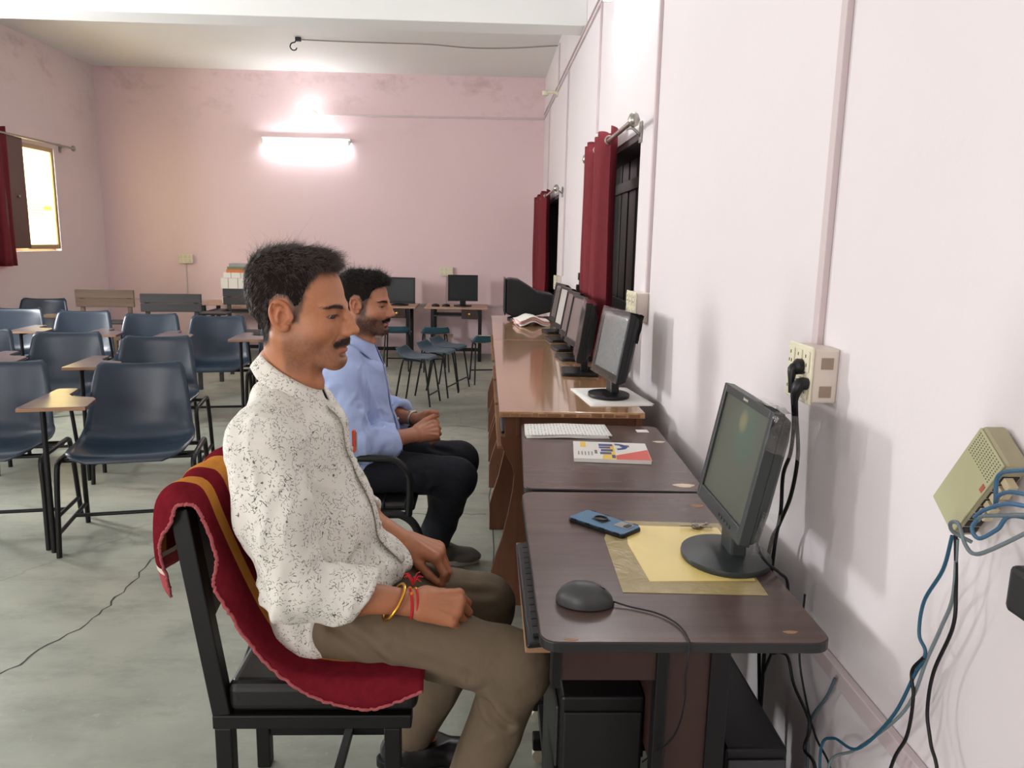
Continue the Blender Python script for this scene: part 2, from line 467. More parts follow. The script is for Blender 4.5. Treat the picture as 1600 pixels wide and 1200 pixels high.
conduit([(-4.4, yb, .605), (XR, yb, .59)], 'wall_back', .03, .014, (0, 1, 0))
conduit([(-3.57, yb, .60), (-3.57, yb, 1.05)], 'wall_back', .014, .012, (0, 1, 0))
conduit([(-.47, yb, .60), (-.47, yb, .95)], 'wall_back', .018, .012, (0, 1, 0))
# rough plaster ledge line under the near trunking
# ------------------------------------------------------------------ wooden bench tables along the right wall
TABLE_TOP = wood('varnished_tabletop', (172, 128, 90), (208, 166, 124), 'y', 5, .22, 16, 1.0)
TABLE_SIDE = wood('reddish_table_panel', (100, 62, 42), (128, 82, 58), 'z', 5, .42, 14)
TABLE_EDGE = wood('raw_table_edge', (120, 78, 46), (170, 124, 84), 'y', 9, .6, 6)
def bench_table(name, label, y0, y1, panels):
    t = thing(name, label, 'table', (.32, (y0 + y1) / 2, 0))
    cy = (y0 + y1) / 2
    MB().box(-.262, .262, y0 - cy, y1 - cy, .738, .76).build('tabletop', TABLE_TOP, t, bevel=.002)
    MB().box(-.20, -.185, y0 + .03 - cy, y1 - .03 - cy, .66, .738).build('apron', TABLE_SIDE, t, bevel=.002)
    MB().box(.235, .255, y0 + .02 - cy, y1 - .02 - cy, .12, .738).build('back_panel', TABLE_SIDE, t)
    for py in panels:
        # hourglass plank: wide under the top, waisted, then splayed to a foot
        e = [(-.255, .66), (-.252, .63), (-.235, .59), (-.212, .55), (-.203, .51), (-.208, .45), (-.222, .37), (-.243, .27), (-.268, .19), (-.283, .13), (-.283, .0)]
        poly = e + [(.235, 0), (.235, .738), (-.24, .738), (-.24, .66)]
        MB().prism(poly, py - .011 - cy, py + .011 - cy, 'y').build('panel_leg', TABLE_SIDE, t, bevel=.0015)
    for a, b in zip(panels[:-1], panels[1:]):
        MB().box(-.266, .10, a + .03 - cy, b - .03 - cy, .60, .614).build('keyboard_tray', TABLE_EDGE, t, bevel=.002)
    # chipped ply along the near end
    rnd = random.Random(3)
    mb = MB(); x = -.25
    while x < .24:
        w = rnd.uniform(.02, .06); mb.box(x, x + w * .8, y0 - .004 - cy, y0 - cy, .742, .742 + rnd.uniform(.008, .014)); x += w
    mb.build('chipped_edging', TABLE_EDGE, t)
    return t
bench_table('bench_table', 'varnished brown wooden bench table nearest the two seated men, with waisted plank legs', 2.675, 4.735, [2.72, 3.50, 4.14, 4.66])
bench_table('bench_table', 'farther varnished wooden bench table carrying the bulky old monitor and paper pile', 4.745, 6.35, [4.83, 5.42, 6.25])
# keyboards lying on the trays of the bench tables
KEYCAP = plain('charcoal_keycap', (40, 41, 44), .5)
def keyboard(label, loc, rotz, length=.44, tilt=0.0, group=None):
    t = thing('keyboard', label, 'keyboard', loc, rotz, group)
    # local: long side along Y, typist on the -X side
    MB().prism([(-.075, .004), (-.07, 0), (.075, 0), (.078, .016), (.07, .026), (-.07, .010)], -length / 2, length / 2, 'y').build('case', BLACK_PLASTIC, t, bevel=.003)
    mb = MB()
    for r in range(5):
        for k in range(15):
            y = -length / 2 + .02 + k * (length - .04) / 15; x = -.06 + r * .024; z = .010 + (x + .07) / .14 * .016
            mb.box(x, x + .019, y, y + (length - .04) / 15 * .86, z, z + .007)
    mb.build('keys', KEYCAP, t)['kind'] = 'stuff'
    t.rotation_euler = (0, tilt, rotz)
    return t
for i, (yy, xx) in enumerate(((3.15, .145), (3.82, .14), (4.40, .145))):
    keyboard(['black keyboard on the bench-table tray closest to the brown desks', 'black keyboard on the middle tray of the near bench table', 'black keyboard on the last tray of the near bench table'][i], (xx, yy, .6145), 0)

# ------------------------------------------------------------------ brown computer desks
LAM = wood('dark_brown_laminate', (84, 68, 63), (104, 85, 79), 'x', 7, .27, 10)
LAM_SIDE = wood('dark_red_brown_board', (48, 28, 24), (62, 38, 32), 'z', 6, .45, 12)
EDGE_BLACK = plain('black_edge_band', (34, 34, 36), .4)
RAW = plain('raw_chipboard', (160, 122, 92), .8)
def computer_desk(name, label, cx, cy, hx, hy, rotz, near):
    t = thing(name, label, 'desk', (cx, cy, 0), rotz)
    top = MB().prism(rrect(-hx, hx, -hy, hy, .03), .701, .7185, 'z').build('tabletop', EDGE_BLACK, t, bevel=.0015)
    MB().prism(rrect(-hx + .002, hx - .002, -hy + .002, hy - .002, .029), .7185, .72, 'z').build('laminate', LAM, top)
    # end frame: board between two steel posts, apron and keyboard tray
    for s in (-1, 1):
        ye = s * (hy - .075)
        y0, y1 = ye - .009, ye + .009
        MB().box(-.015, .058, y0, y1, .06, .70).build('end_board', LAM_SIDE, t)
        MB().box(-.035, -.015, ye - .016, ye + .016, 0.02, .70).build('post', BLACK_METAL, t, bevel=.002)
        MB().box(.058, .092, ye - .016, ye + .016, 0.02, .70).build('post', BLACK_METAL, t, bevel=.002)
        MB().box(-.20, .20, ye - .02, ye + .02, 0.04, .075).build('foot_rail', BLACK_METAL, t, bevel=.004)
        for xx in (-.18, .18):
            MB().lathe([(.004, -.012), (.020, -.010), (.020, .010), (.004, .012)], (xx, ye, .020), 14, M=Matrix.Rotation(math.radians(90), 3, 'X')).build('castor', CREAM, t, smooth=40)
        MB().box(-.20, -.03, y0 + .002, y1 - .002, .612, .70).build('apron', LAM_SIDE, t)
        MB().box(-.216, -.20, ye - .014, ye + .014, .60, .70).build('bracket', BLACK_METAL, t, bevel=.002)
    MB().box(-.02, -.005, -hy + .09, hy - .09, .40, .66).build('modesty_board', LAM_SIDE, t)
    MB().box(-.19, -.16, -hy + .1, hy - .1, .30, .33).build('cross_rail', BLACK_METAL, t, bevel=.002)
    MB().box(-.19, -.16, -hy + .1, hy - .1, .15, .18).build('cross_rail', BLACK_METAL, t, bevel=.002)
    # pull-out keyboard tray
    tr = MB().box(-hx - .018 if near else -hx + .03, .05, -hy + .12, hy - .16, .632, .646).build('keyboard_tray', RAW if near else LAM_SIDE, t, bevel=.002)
    # chips of missing laminate
    chips = ((hx - .06, -hy + .035, .012, .005), (-hx + .05, -hy + .008, .012, .004), (hx - .05, hy - .10, .016, .010)) if near else ((hx - .05, -hy + .05, .028, .016), (hx - .03, hy - .22, .02, .012))
    for x, y, rx, ry in chips:
        MB().prism([(x + rx * math.cos(a) * (1 + .25 * math.sin(3 * a)), y + ry * math.sin(a)) for a in [k * math.pi / 6 for k in range(12)]], .7199, .7204, 'z').build('worn_spot', plain('exposed_board', (214, 196, 176), .8) if not near else RAW, top)
    return t
computer_desk('computer_desk', 'dark brown computer desk in front with round-base monitor, mouse and phone on it', .34, 1.5165, .24, .3805, -.006, True)
computer_desk('computer_desk', 'dark brown computer desk with the workbook and loose papers, next to the bench table', .362, 2.281, .24, .366, -.035, False)
keyboard('black keyboard on the pull-out tray of the nearest brown desk', (.155, 1.47, .657), 0, .46, math.radians(-6))

# pieces of hardware under the near desk
t = thing('system_unit', 'black computer tower standing under the nearest brown desk', 'computer', (.232, 1.36, 0))
MB().box(-.075, .085, -.03, .30, .0, .50).build('case', BLACK_PLASTIC, t, bevel=.006)
MB().box(-.070, .080, -.036, -.03, .03, .47).build('side_cover', plain('matt_black_panel', (15, 15, 16), .6), t, bevel=.003)
MB().box(-.082, -.075, .0, .27, .05, .46).build('front_bezel', DARK_PLASTIC, t, bevel=.003)
t = thing('power_backup', 'black power backup box beside the wall under the nearest brown desk', 'computer', (.495, 1.36, 0))
MB().box(-.05, .065, -.13, .2, .30, .46).build('case', BLACK_PLASTIC, t, bevel=.006)
MB().box(-.045, .06, -.136, -.13, .32, .44).build('rear_plate', DARK_PLASTIC, t, bevel=.002)
MB().box(-.055, .07, -.12, .19, .0, .30).build('stand', plain('matt_black_panel', (15, 15, 16), .6), t, bevel=.004)

# ------------------------------------------------------------------ monitors
SCREEN = plain('dark_lcd_glass', (34, 39, 41), .3, 0, .3, .1, 6)
FILM = clear_film('clear_plastic_wrap', (.96, .97, .97), .12, .18)
def text_mesh(txt, size, name, mat, parent, M):
    cu = bpy.data.curves.new(name, 'FONT'); cu.body = txt; cu.size = size; cu.extrude = .0002; cu.align_x = 'CENTER'; cu.align_y = 'CENTER'
    tmp = bpy.data.objects.new('tmp_text', cu); COL.objects.link(tmp)
    dg = bpy.context.evaluated_depsgraph_get(); dg.update()
    me = bpy.data.meshes.new_from_object(tmp.evaluated_get(dg)); me.name = name
    COL.objects.unlink(tmp); bpy.data.objects.remove(tmp); bpy.data.curves.remove(cu)
    o = bpy.data.objects.new(name, me); COL.objects.link(o); me.materials.clear(); me.materials.append(mat)
    o.parent = parent; o.matrix_local = M
    return o
def lcd(label, loc, yaw, W=.33, H=.255, tilt=10, base='round', lift=.085, screen=None, body=None, film=False, base_r=.095, brand=None, group=None, depth=.05):
    """local: screen faces -X, width along Y, stands on z=0"""
    t = thing('monitor', label, 'monitor', loc, yaw, group)
    body = body or BLACK_PLASTIC; screen = screen or SCREEN
    T = Matrix.Translation((0, 0, lift)) @ Matrix.Rotation(math.radians(tilt), 4, 'Y')
    fr = MB(); bz = .017; bb = .030
    for a, b, c, d in ((-W / 2, -W / 2 + bz, 0, H), (W / 2 - bz, W / 2, 0, H), (-W / 2 + bz, W / 2 - bz, 0, bb), (-W / 2 + bz, W / 2 - bz, H - bz, H)):
        fr.box(-.012, .010, a, b, c, d, T)
    f = fr.build('bezel', body, t, bevel=.002)
    MB().box(-.006, .002, -W / 2 + bz, W / 2 - bz, bb, H - bz, T).build('screen', screen, f)
    # back housing tapering away from the screen
    bk = MB(); x0, x1 = .010, depth; i = .012; j = .05
    vs = [T @ Vector(v) for v in ((x0, -W / 2 + .002, .002), (x0, W / 2 - .002, .002), (x0, W / 2 - .002, H - .002), (x0, -W / 2 + .002, H - .002), (x0 + .016, -W / 2 + i * .3, i), (x0 + .016, W / 2 - i * .3, i), (x0 + .016, W / 2 - i * .3, H - i), (x0 + .016, -W / 2 + i * .3, H - i), (x1, -W / 2 + j, j), (x1, W / 2 - j, j), (x1, W / 2 - j, H - j), (x1, -W / 2 + j, H - j))]
    bk._add(vs, [(0, 1, 2, 3), (0, 4, 5, 1), (1, 5, 6, 2), (2, 6, 7, 3), (3, 7, 4, 0), (4, 8, 9, 5), (5, 9, 10, 6), (6, 10, 11, 7), (7, 11, 8, 4), (8, 11, 10, 9)])
    bk.build('back_housing', body, t, bevel=.004)
    bt = MB()
    for k in range(5): bt.box(-.0135, -.012, -W / 2 + .06 + k * .018, -W / 2 + .068 + k * .018, .010, .016, T)
    bt.build('buttons', DARK_PLASTIC, f)
    bx = .035
    nk = MB(); nk.box(bx - .022, bx + .012, -.035, .035, .012, lift + .10)
    nk.build('neck', body, t, bevel=.006)
    if base == 'round':
        MB().lathe([(base_r * .98, 0), (base_r, .006), (base_r * .99, .012), (base_r * .5, .018), (.03, .021)], (bx - .02, 0, 0), 40, .92, 1.05).build('base', body, t, smooth=50)
    else:
        MB().prism(rrect(bx - .11, bx + .06, -.10, .10, .02), 0, .016, 'z').build('base', body, t, bevel=.004)
    if brand:
        M4 = T @ Matrix.Translation((-.0125, 0, H - bz / 2)) @ Matrix(((0, 0, -1, 0), (-1, 0, 0, 0), (0, 1, 0, 0), (0, 0, 0, 1)))
        text_mesh(brand, .010, 'brand_lettering', CREAM, f, M4)
    if film:
        rnd = random.Random(int(loc[1] * 100))
        mb = MB()
        def fn(u, v):
            y = -W / 2 - .004 + u * (W + .008); a = v * 3
            if a < 1: p = (-.0145 - .002 * rnd.random(), y, .0 + a * (H + .006))
            elif a < 2: p = (-.0145 + (a - 1) * .05, y, H + .006 + .003 * rnd.random())
            else: p = (.036 + .004 * rnd.random(), y, H + .004 - (a - 2) * H * .4)
            return T @ Vector(p)
        mb.grid(fn, 10, 19)
        mb.build('plastic_wrap', FILM, t, smooth=180)
    return t
def reflective_screen(name, rgb, rough, spot=None):
    m, nt, b = nodes_of(name)
    v = coords(nt)
    c = mixcol(nt, noise(nt, v, 5, 2), srgb(*rgb), srgb(*[int(k * 1.15) for k in rgb]))
    nt.links.new(c, b.inputs['Base Color']); b.inputs['Roughness'].default_value = rough
    return m
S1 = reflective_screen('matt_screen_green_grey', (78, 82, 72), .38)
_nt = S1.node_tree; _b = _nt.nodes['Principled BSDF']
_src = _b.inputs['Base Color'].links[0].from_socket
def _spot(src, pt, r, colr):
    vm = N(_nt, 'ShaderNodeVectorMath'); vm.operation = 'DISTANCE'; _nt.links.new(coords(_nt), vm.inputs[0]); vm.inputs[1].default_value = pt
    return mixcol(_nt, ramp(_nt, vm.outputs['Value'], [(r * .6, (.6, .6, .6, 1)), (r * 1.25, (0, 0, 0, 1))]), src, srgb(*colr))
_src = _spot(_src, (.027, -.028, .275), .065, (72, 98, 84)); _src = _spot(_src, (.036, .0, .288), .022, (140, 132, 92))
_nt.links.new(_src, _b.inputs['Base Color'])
S2 = reflective_screen('painted_reflection_screen', (150, 156, 158), .12)  # bluish-grey reflection of the room put into the base colour
S3 = reflective_screen('brown_grey_screen', (108, 96, 94), .2)
S4 = reflective_screen('light_grey_screen', (176, 172, 168), .3)
GREY_BODY = plain('graphite_monitor_body', (46, 52, 52), .42)
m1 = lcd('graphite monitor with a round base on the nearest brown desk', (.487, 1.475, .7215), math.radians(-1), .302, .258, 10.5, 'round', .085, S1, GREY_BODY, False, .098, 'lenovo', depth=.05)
# torn remains of clear wrap on the near corner of this monitor
mb = MB(); rnd = random.Random(11)
T1 = Matrix.Translation((0, 0, .085)) @ Matrix.Rotation(math.radians(10.5), 4, 'Y')
mb = MB(); mb.grid(lambda u, v: T1 @ Vector((-.014 + v * .085 + .006 * rnd.random(), -.152 - .010 * math.sin(v * 3) - .008 * rnd.random(), .262 - u * .075 - .012 * v * rnd.random())), 7, 8); mb.build('torn_plastic_wrap', FILM, m1, smooth=180)
mb = MB(); mb.grid(lambda u, v: T1 @ Vector((.012 + v * .035 + .004 * rnd.random(), -.152 - .006 * rnd.random(), .075 - u * .085)), 7, 5); mb.build('torn_plastic_wrap', FILM, m1, smooth=180)
mb = MB(); mb.grid(lambda u, v: T1 @ Vector((-.012 + v * .04, -.149 + u * .10 + .01 * rnd.random(), .258 + .008 * rnd.random())), 7, 5)
mb.build('torn_plastic_wrap', FILM, m1, smooth=180)
lcd('plastic-wrapped monitor on newspaper at the near end of the bench table', (.478, 2.95, .766), math.radians(8), .335, .262, 10, 'round', .075, S2, BLACK_PLASTIC, True, .088)
lcd('black monitor with a square base, second on the bench table', (.437, 3.52, .7605), math.radians(-5), .33, .262, 8, 'square', .07, S3, BLACK_PLASTIC, True)
far = [(.462, 3.98, S3, 'third'), (.468, 4.33, S3, 'fourth'), (.470, 4.74, S4, 'fifth'), (.478, 5.18, S3, 'sixth')]
for i, (xx, yy, s, nth) in enumerate(far):
    lcd('%s monitor along the bench tables, %s screen' % (nth, 'light grey' if s is S4 else 'brown-grey'), (xx, yy, .7605), math.radians(6), .33, .262, 10, 'square', .07, s, BLACK_PLASTIC, False, group='monitors in a row on the bench tables')
# bulky old monitor seen from its side at the far end
t = thing('tube_monitor', 'bulky black tube monitor at the far end of the bench tables', 'monitor', (.17, 6.06, .7605))
prof = [(-.005, .055), (-.005, .315), (.03, .322), (.09, .315), (.16, .275), (.24, .225), (.36, .205), (.36, .075), (.20, .035), (.06, .03)]
MB().prism(prof, -.14, .16, 'y').build('housing', BLACK_PLASTIC, t, bevel=.012, seg=3)
MB().box(-.018, -.005, -.15, .17, .045, .325).build('front_bezel', BLACK_PLASTIC, t, bevel=.006)
MB().box(-.020, -.017, -.12, .14, .075, .30).build('screen', SCREEN, t)
MB().lathe([(.10, 0), (.10, .012), (.05, .03), (.05, .05)], (.11, .01, 0), 24).build('swivel_base', BLACK_PLASTIC, t, smooth=40)

# papers on the bench tables
def paper_pile(name, label, loc, rotz, sx, sy, n, sag=.0, mats=(WHITE_PAPER,), jitter=.008, th=.003, group=None):
    t = thing(name, label, 'papers', loc, rotz, group); rnd = random.Random(int(loc[0] * 997 + loc[1] * 131))
    z = 0.0
    for k in range(n):
        dx, dy, a = rnd.uniform(-jitter, jitter), rnd.uniform(-jitter, jitter), rnd.uniform(-.05, .05)
        def fn(u, v, z=z, dx=dx, dy=dy, a=a):
            x = (u - .5) * sx; y = (v - .5) * sy
            return (x * math.cos(a) - y * math.sin(a) + dx, x * math.sin(a) + y * math.cos(a) + dy, z + sag * math.exp(-((u - .45) / .25) ** 2) + sag * .15 * math.sin(v * 5 + k))
        MB().grid(fn, 12, 6).build('sheet', mats[k % len(mats)], t, smooth=60, solid=th * .85, offset=1.0)
        z += th
    return t
PINK = plain('pink_paper', (222, 160, 150), .7, var=.06)
paper_pile('paper_stack', 'bent stack of pinkish papers leaning beside the bulky tube monitor', (.35, 5.66, .7615), .1, .22, .30, 7, .035, (WHITE_PAPER, WHITE_PAPER, PINK), .012, .006)
paper_pile('newspaper', 'folded newspaper under the plastic-wrapped monitor', (.495, 2.96, .7603), .12, .24, .34, 2, .0, (WHITE_PAPER,), .01, .002)

# ------------------------------------------------------------------ things on the brown desks
def ruled(name, rgb, line, sc):
    m, nt, b = nodes_of(name)
    sep = N(nt, 'ShaderNodeSeparateXYZ'); nt.links.new(coords(nt), sep.inputs[0])
    w = mathn(nt, 'FRACT', mathn(nt, 'MULTIPLY', sep.outputs[0], sc))
    n = noise(nt, coords(nt, (60, 12, 1)), 5, 3)
    msk = mathn(nt, 'MULTIPLY', mathn(nt, 'LESS_THAN', w, .35), mathn(nt, 'GREATER_THAN', n, .48))
    nt.links.new(mixcol(nt, mathn(nt, 'MULTIPLY', msk, .55), srgb(*rgb), srgb(*line)), b.inputs['Base Color'])
    b.inputs['Roughness'].default_value = .7
    return m
PRINTED = ruled('printed_sheet', (234, 233, 228), (120, 122, 126), 90)
paper_pile('loose_papers', 'loose printed white papers at the far end of the brown desk', (.285, 2.53, .7205), -.02, .275, .155, 4, .003, (WHITE_PAPER, WHITE_PAPER, WHITE_PAPER, PRINTED), .006, .003)
MB().box(.53, .57, 2.545, 2.58, .7203, .7215).build('paper_scrap', WHITE_PAPER); prop(bpy.data.objects['paper_scrap'], 'tiny torn scrap of white paper near the bench table', 'paper')

t = thing('workbook', 'white workbook with blue, yellow and red cover on the brown desk', 'book', (.392, 2.262, .7205), -.10)
bw, bh = .113, .098
MB().box(-bw, bw, -bh, bh, 0, .0105).build('pages', WHITE_PAPER, t, bevel=.001)
cov = MB().box(-bw - .001, bw + .001, -bh - .001, bh + .001, .0105, .0120).build('cover', plain('glossy_white_cover', (236, 234, 228), .3, var=.03), t)
P_BLUE = plain('print_blue', (62, 78, 140), .35); P_YEL = plain('print_yellow', (238, 202, 84), .35); P_RED = plain('print_red', (214, 92, 84), .35); P_GRY = plain('print_grey', (110, 110, 112), .4)
zc0, zc1 = .0120, .0123
MB().prism([(.012, -bh), (bw, -bh), (bw, .02), (.012, -.055)], zc0, zc1).build('cover_print', P_RED, cov)
MB().prism([(-.03, -bh), (.012, -bh), (.012, bh * .75), (-.012, bh * .75)], zc0, zc1).build('cover_print', P_YEL, cov)
mb = MB(); zc2 = .0126
ring = [(.018 + .036 * math.cos(a), .045 + .036 * math.sin(a)) for a in [math.radians(d) for d in range(-85, 96, 15)]]
mb.prism(ring + [(.018 + .020 * (x - .018) / .036, .045 + .020 * (y - .045) / .036) for x, y in reversed(ring)], zc0, zc2)
for y0, y1, x0, x1 in ((.05, .075, -.035, .008), (.022, .042, -.035, .0), (-.012, .012, -.03, .006), (-.045, -.022, -.034, .0), (-.085, -.05, .0, .010)): mb.box(x0, x1, y0, y1, zc0, zc2)
mb.build('cover_title', P_BLUE, cov)
mb = MB(); mb.box(-.092, -.075, .03, .09, zc0, zc1).build('cover_print', P_YEL, cov)
mb = MB(); mb.box(.045, .06, .045, .068, zc0, zc1).box(.032, .04, .045, .068, zc0, zc1).box(-.05, -.042, -.04, .0, zc0, zc1)
for k in range(5): mb.box(-.10 + .01 * k, -.097 + .01 * k, -.06, -.02, zc0, zc1)
mb.build('cover_small_print', P_GRY, cov)

# yellow paper inside an olive plastic sleeve
def olive_sleeve():
    m, nt, b = nodes_of('olive_plastic_sleeve')
    v = coords(nt)
    nt.links.new(mixcol(nt, noise(nt, v, 18, 5), srgb(150, 134, 88), srgb(188, 170, 118)), b.inputs['Base Color'])
    b.inputs['Roughness'].default_value = .22
    bump(nt, b, noise(nt, v, 22, 4, .6, 1.2), .5, .006)
    return m
t = thing('plastic_sleeve', 'yellow paper in an olive plastic sleeve under the round-base monitor', 'folder', (.40, 1.49, .7203))
def quad(pts, z0, z1): return MB().prism([(x - .40, y - 1.49) for x, y in pts], z0, z1)
quad([(.262, 1.316), (.530, 1.305), (.549, 1.674), (.300, 1.690), (.268, 1.58)], 0, .0007).build('sleeve', olive_sleeve(), t)
quad([(.322, 1.362), (.528, 1.368), (.537, 1.645), (.330, 1.658), (.314, 1.55)], .0007, .0013).build('yellow_sheet', plain('yellow_paper', (250, 224, 136), .30, var=.05, coat=.5, bumps=.5, bscale=40), t)

# mouse
t = thing('mouse', 'dark grey wired computer mouse on the nearest brown desk', 'mouse', (.186, 1.272, .7203), math.radians(-8))
def mouse_fn(u, v):
    # u along length (front = +x), v around
    x = -.052 + .104 * u
    w = .031 * (max(0.0, 1 - abs(2 * u - 1) ** 3.2)) ** .5 * (1.02 - .12 * math.cos(2 * math.pi * u))
    hgt = .037 * (max(0.0, 1 - abs((u - .42) / .58 if u > .42 else (u - .42) / .44) ** 2.4)) ** .6
    a = math.pi * v
    return (x, w * math.cos(a) * (1 + .05 * math.sin(a)), .003 + hgt * math.sin(a) ** .8)
mb = MB(); mb.grid(mouse_fn, 22, 17); mb.build('shell', plain('mouse_grey_plastic', (58, 58, 60), .42), t, smooth=60)
mb = MB(); mb.prism([(.052 * math.cos(a), .030 * math.sin(a)) for a in [k * math.pi / 12 for k in range(24)]], 0, .006); mb.build('base', BLACK_PLASTIC, t, bevel=.001)
MB().tube([(.024, 0, .0325), (.034, 0, .0285)], .0028, 10).build('scroll_wheel', BLACK_PLASTIC, t, smooth=40)
MB().box(.010, .022, -.0006, .0006, .018, .0362).build('button_split', BLACK_PLASTIC, t)
l = [(.048, 0, .008), (.060, -.002, .008), (.10, -.030, .0035)]
cord = [(.236, 1.266, .727), (.263, 1.254, .7235), (.299, 1.235, .7235), (.322, 1.212, .7235), (.336, 1.179, .7235), (.338, 1.137, .7235), (.337, 1.128, .716), (.334, 1.122, .70), (.331, 1.12, .666), (.332, 1.12, .62), (.325, 1.15, .54), (.30, 1.25, .42)]
Mi = (Matrix.Translation(t.location) @ Matrix.Rotation(t.rotation_euler.z, 4, 'Z')).inverted()
MB().tube([Mi @ Vector(p) for p in cord], .0016, 8, 8).build('cord', CABLE_BLACK, t, smooth=60)

# phone in a blue rugged case
t = thing('mobile_phone', 'mobile phone lying face down in a rugged blue case with ring', 'phone', (.279, 1.654, .7203), math.radians(-46))
PB = plain('blue_case', (66, 112, 146), .42); 
# long side along local X
MB().prism(rrect(-.078, .078, -.037, .037, .010), 0, .009).build('bumper', BLACK_PLASTIC, t, bevel=.002)
MB().prism(rrect(-.076, .076, -.0355, .0355, .009), .009, .0115).build('case_back', PB, t, bevel=.001)
MB().prism(rrect(.028, .066, -.004, .026, .005), .0115, .0128).build('camera_window', CHROME, t, bevel=.0006)
MB().prism(rrect(.050, .063, .0, .022, .004), .0128, .0136).build('camera_lens', BLACK_PLASTIC, t)
rg = [(-.012 + .016 * math.cos(a), .004 + .013 * math.sin(a), .0150) for a in [k * math.pi / 10 for k in range(21)]]
MB().tube(rg, .0018, 8).build('finger_ring', BLACK_METAL, t, smooth=60)
MB().prism([(-.03, -.008), (.004, -.014), (.008, .012), (-.02, .022), (-.034, .012)], .0115, .0132).build('ring_plate', DARK_PLASTIC, t, bevel=.0006)
for xx in (-.06, -.02, .02, .06):
    for s in (-1, 1): MB().box(xx - .006, xx + .006, s * .0372 - .0012, s * .0372 + .0012, .004, .0118).build('case_grip', BLACK_PLASTIC, t)

# keys
t = thing('key_bunch', 'small bunch of metal keys behind the round monitor base', 'keys', (.488, 1.640, .7215), .3)
for k, (a, dx) in enumerate(((.1, 0), (.5, .006), (-.35, -.004), (2.9, .0))):
    mb = MB(); c, s = math.cos(a), math.sin(a)
    M = Matrix.Translation((dx, 0, .0022 * k)) @ Matrix.Rotation(a, 4, 'Z')
    mb.lathe([(.003, 0), (.010, 0), (.010, .0018), (.003, .0018)], (0, 0, 0), 14)
    mb.box(.008, .038, -.0028, .0028, 0, .0018).box(.026, .030, -.0055, -.0028, 0, .0018).box(.032, .037, -.006, -.0028, 0, .0018)
    mb.v = [tuple(M @ Vector(v)) for v in mb.v]
    mb.build('key', plain('key_steel', (150, 142, 128), .3, .9), t, smooth=40)
MB().tube([(-.004 + .009 * math.cos(a), .009 * math.sin(a), .009 + .004 * math.sin(a)) for a in [k * math.pi / 8 for k in range(17)]], .0011, 6).build('key_ring', CHROME, t, smooth=60)

# ------------------------------------------------------------------ student chairs
def shell_fn(prof, wid, rise, corner=.35):
    P = catmull([(0, y, z) for y, z in prof], 5); n = len(P)
    ws = np.interp(np.linspace(0, 1, n), np.linspace(0, 1, len(wid)), wid); rs = np.interp(np.linspace(0, 1, n), np.linspace(0, 1, len(rise)), rise)
    def fn(u, v):
        i = min(n - 1, int(round(u * (n - 1)))); p = P[i]
        t = (P[min(i + 1, n - 1)] - P[max(i - 1, 0)]).normalized()
        nr = Vector((0, -t.z, t.y))       # towards the sitter
        s = 2 * v - 1
        return (ws[i] * s, p.y + nr.y * rs[i] * abs(s) ** 2.4, p.z + nr.z * rs[i] * abs(s) ** 2.4)
    return fn, n
SEAT_PROF = [(-.225, .405), (-.215, .425), (-.18, .433), (-.08, .425), (.02, .412), (.10, .418), (.150, .455), (.175, .53), (.193, .62), (.207, .70), (.214, .745), (.222, .760), (.232, .752)]
SEAT_W = [.150, .205, .235, .243, .245, .240, .232, .222, .211, .199, .190, .168, .120]
SEAT_R = [.0, .002, .010, .022, .034, .052, .062, .052, .040, .030, .020, .010, .004]
TABLET_TOP = wood('tablet_board', (96, 84, 88), (120, 106, 108), 'x', 6, .28, 5)
def student_chair():
    t = thing('tablet_chair', '-', 'chair')
    fn, n = shell_fn(SEAT_PROF, SEAT_W, SEAT_R)
    mb = MB(); mb.grid(fn, n, 17); mb.build('seat_shell', BLUE_SHELL, t, smooth=180, solid=.006)
    r = .0115
    for s in (-1, 1):
        xs = .268 * s
        MB().tube([(xs * 1.04, -.215, 0), (xs * 1.02, -.195, .25), (xs, -.185, .375), (xs, -.16, .402), (xs, -.10, .405), (xs, .10, .405), (xs, .15, .402), (xs, .175, .375), (xs * 1.02, .19, .25), (xs * 1.04, .215, 0)], r, 10, 4).build('leg_frame', BLACK_METAL, t, smooth=60)
        MB().tube([(xs * 1.035, -.207, .10), (xs * 1.035, .207, .10)], .009, 8).build('side_stretcher', BLACK_METAL, t, smooth=60)
        for yy in (-.207, .207): pass
    for yy in (-.12, .10): MB().tube([(-.268, yy, .398), (.268, yy, .398)], .010, 8).build('seat_bar', BLACK_METAL, t, smooth=60)
    MB().tube([(-.277, .03, .10), (.277, .03, .10)], .009, 8).build('cross_stretcher', BLACK_METAL, t, smooth=60)
    MB().tube([(-.30, -.20, .02), (-.30, -.19, .645)], .0115, 10).build('tablet_post', BLACK_METAL, t, smooth=60)
    MB().tube([(-.30, -.19, .63), (-.30, .10, .63), (-.30, .16, .60), (-.285, .175, .38)], .009, 8, 4).build('tablet_arm', BLACK_METAL, t, smooth=60)
    tb = [(-.36, -.265), (-.13, -.265), (-.115, -.25), (-.12, -.10), (-.14, -.06), (-.235, -.02), (-.255, .02), (-.255, .15), (-.27, .165), (-.335, .165), (-.345, .15), (-.375, -.25)]
    tp = MB().prism(tb, .645, .661).build('writing_tablet', TABLET_TOP, t, bevel=.002)
    e = [(x * 1.0, y) for x, y in tb]
    MB().prism([(-.372, -.268), (-.12, -.268), (-.12, -.262), (-.372, -.262)], .646, .659).build('worn_edge', RAW, tp)
    MB().prism([(-.337, .162), (-.268, .162), (-.268, .168), (-.337, .168)], .646, .659).build('worn_edge', RAW, tp)
    return t
base = student_chair()
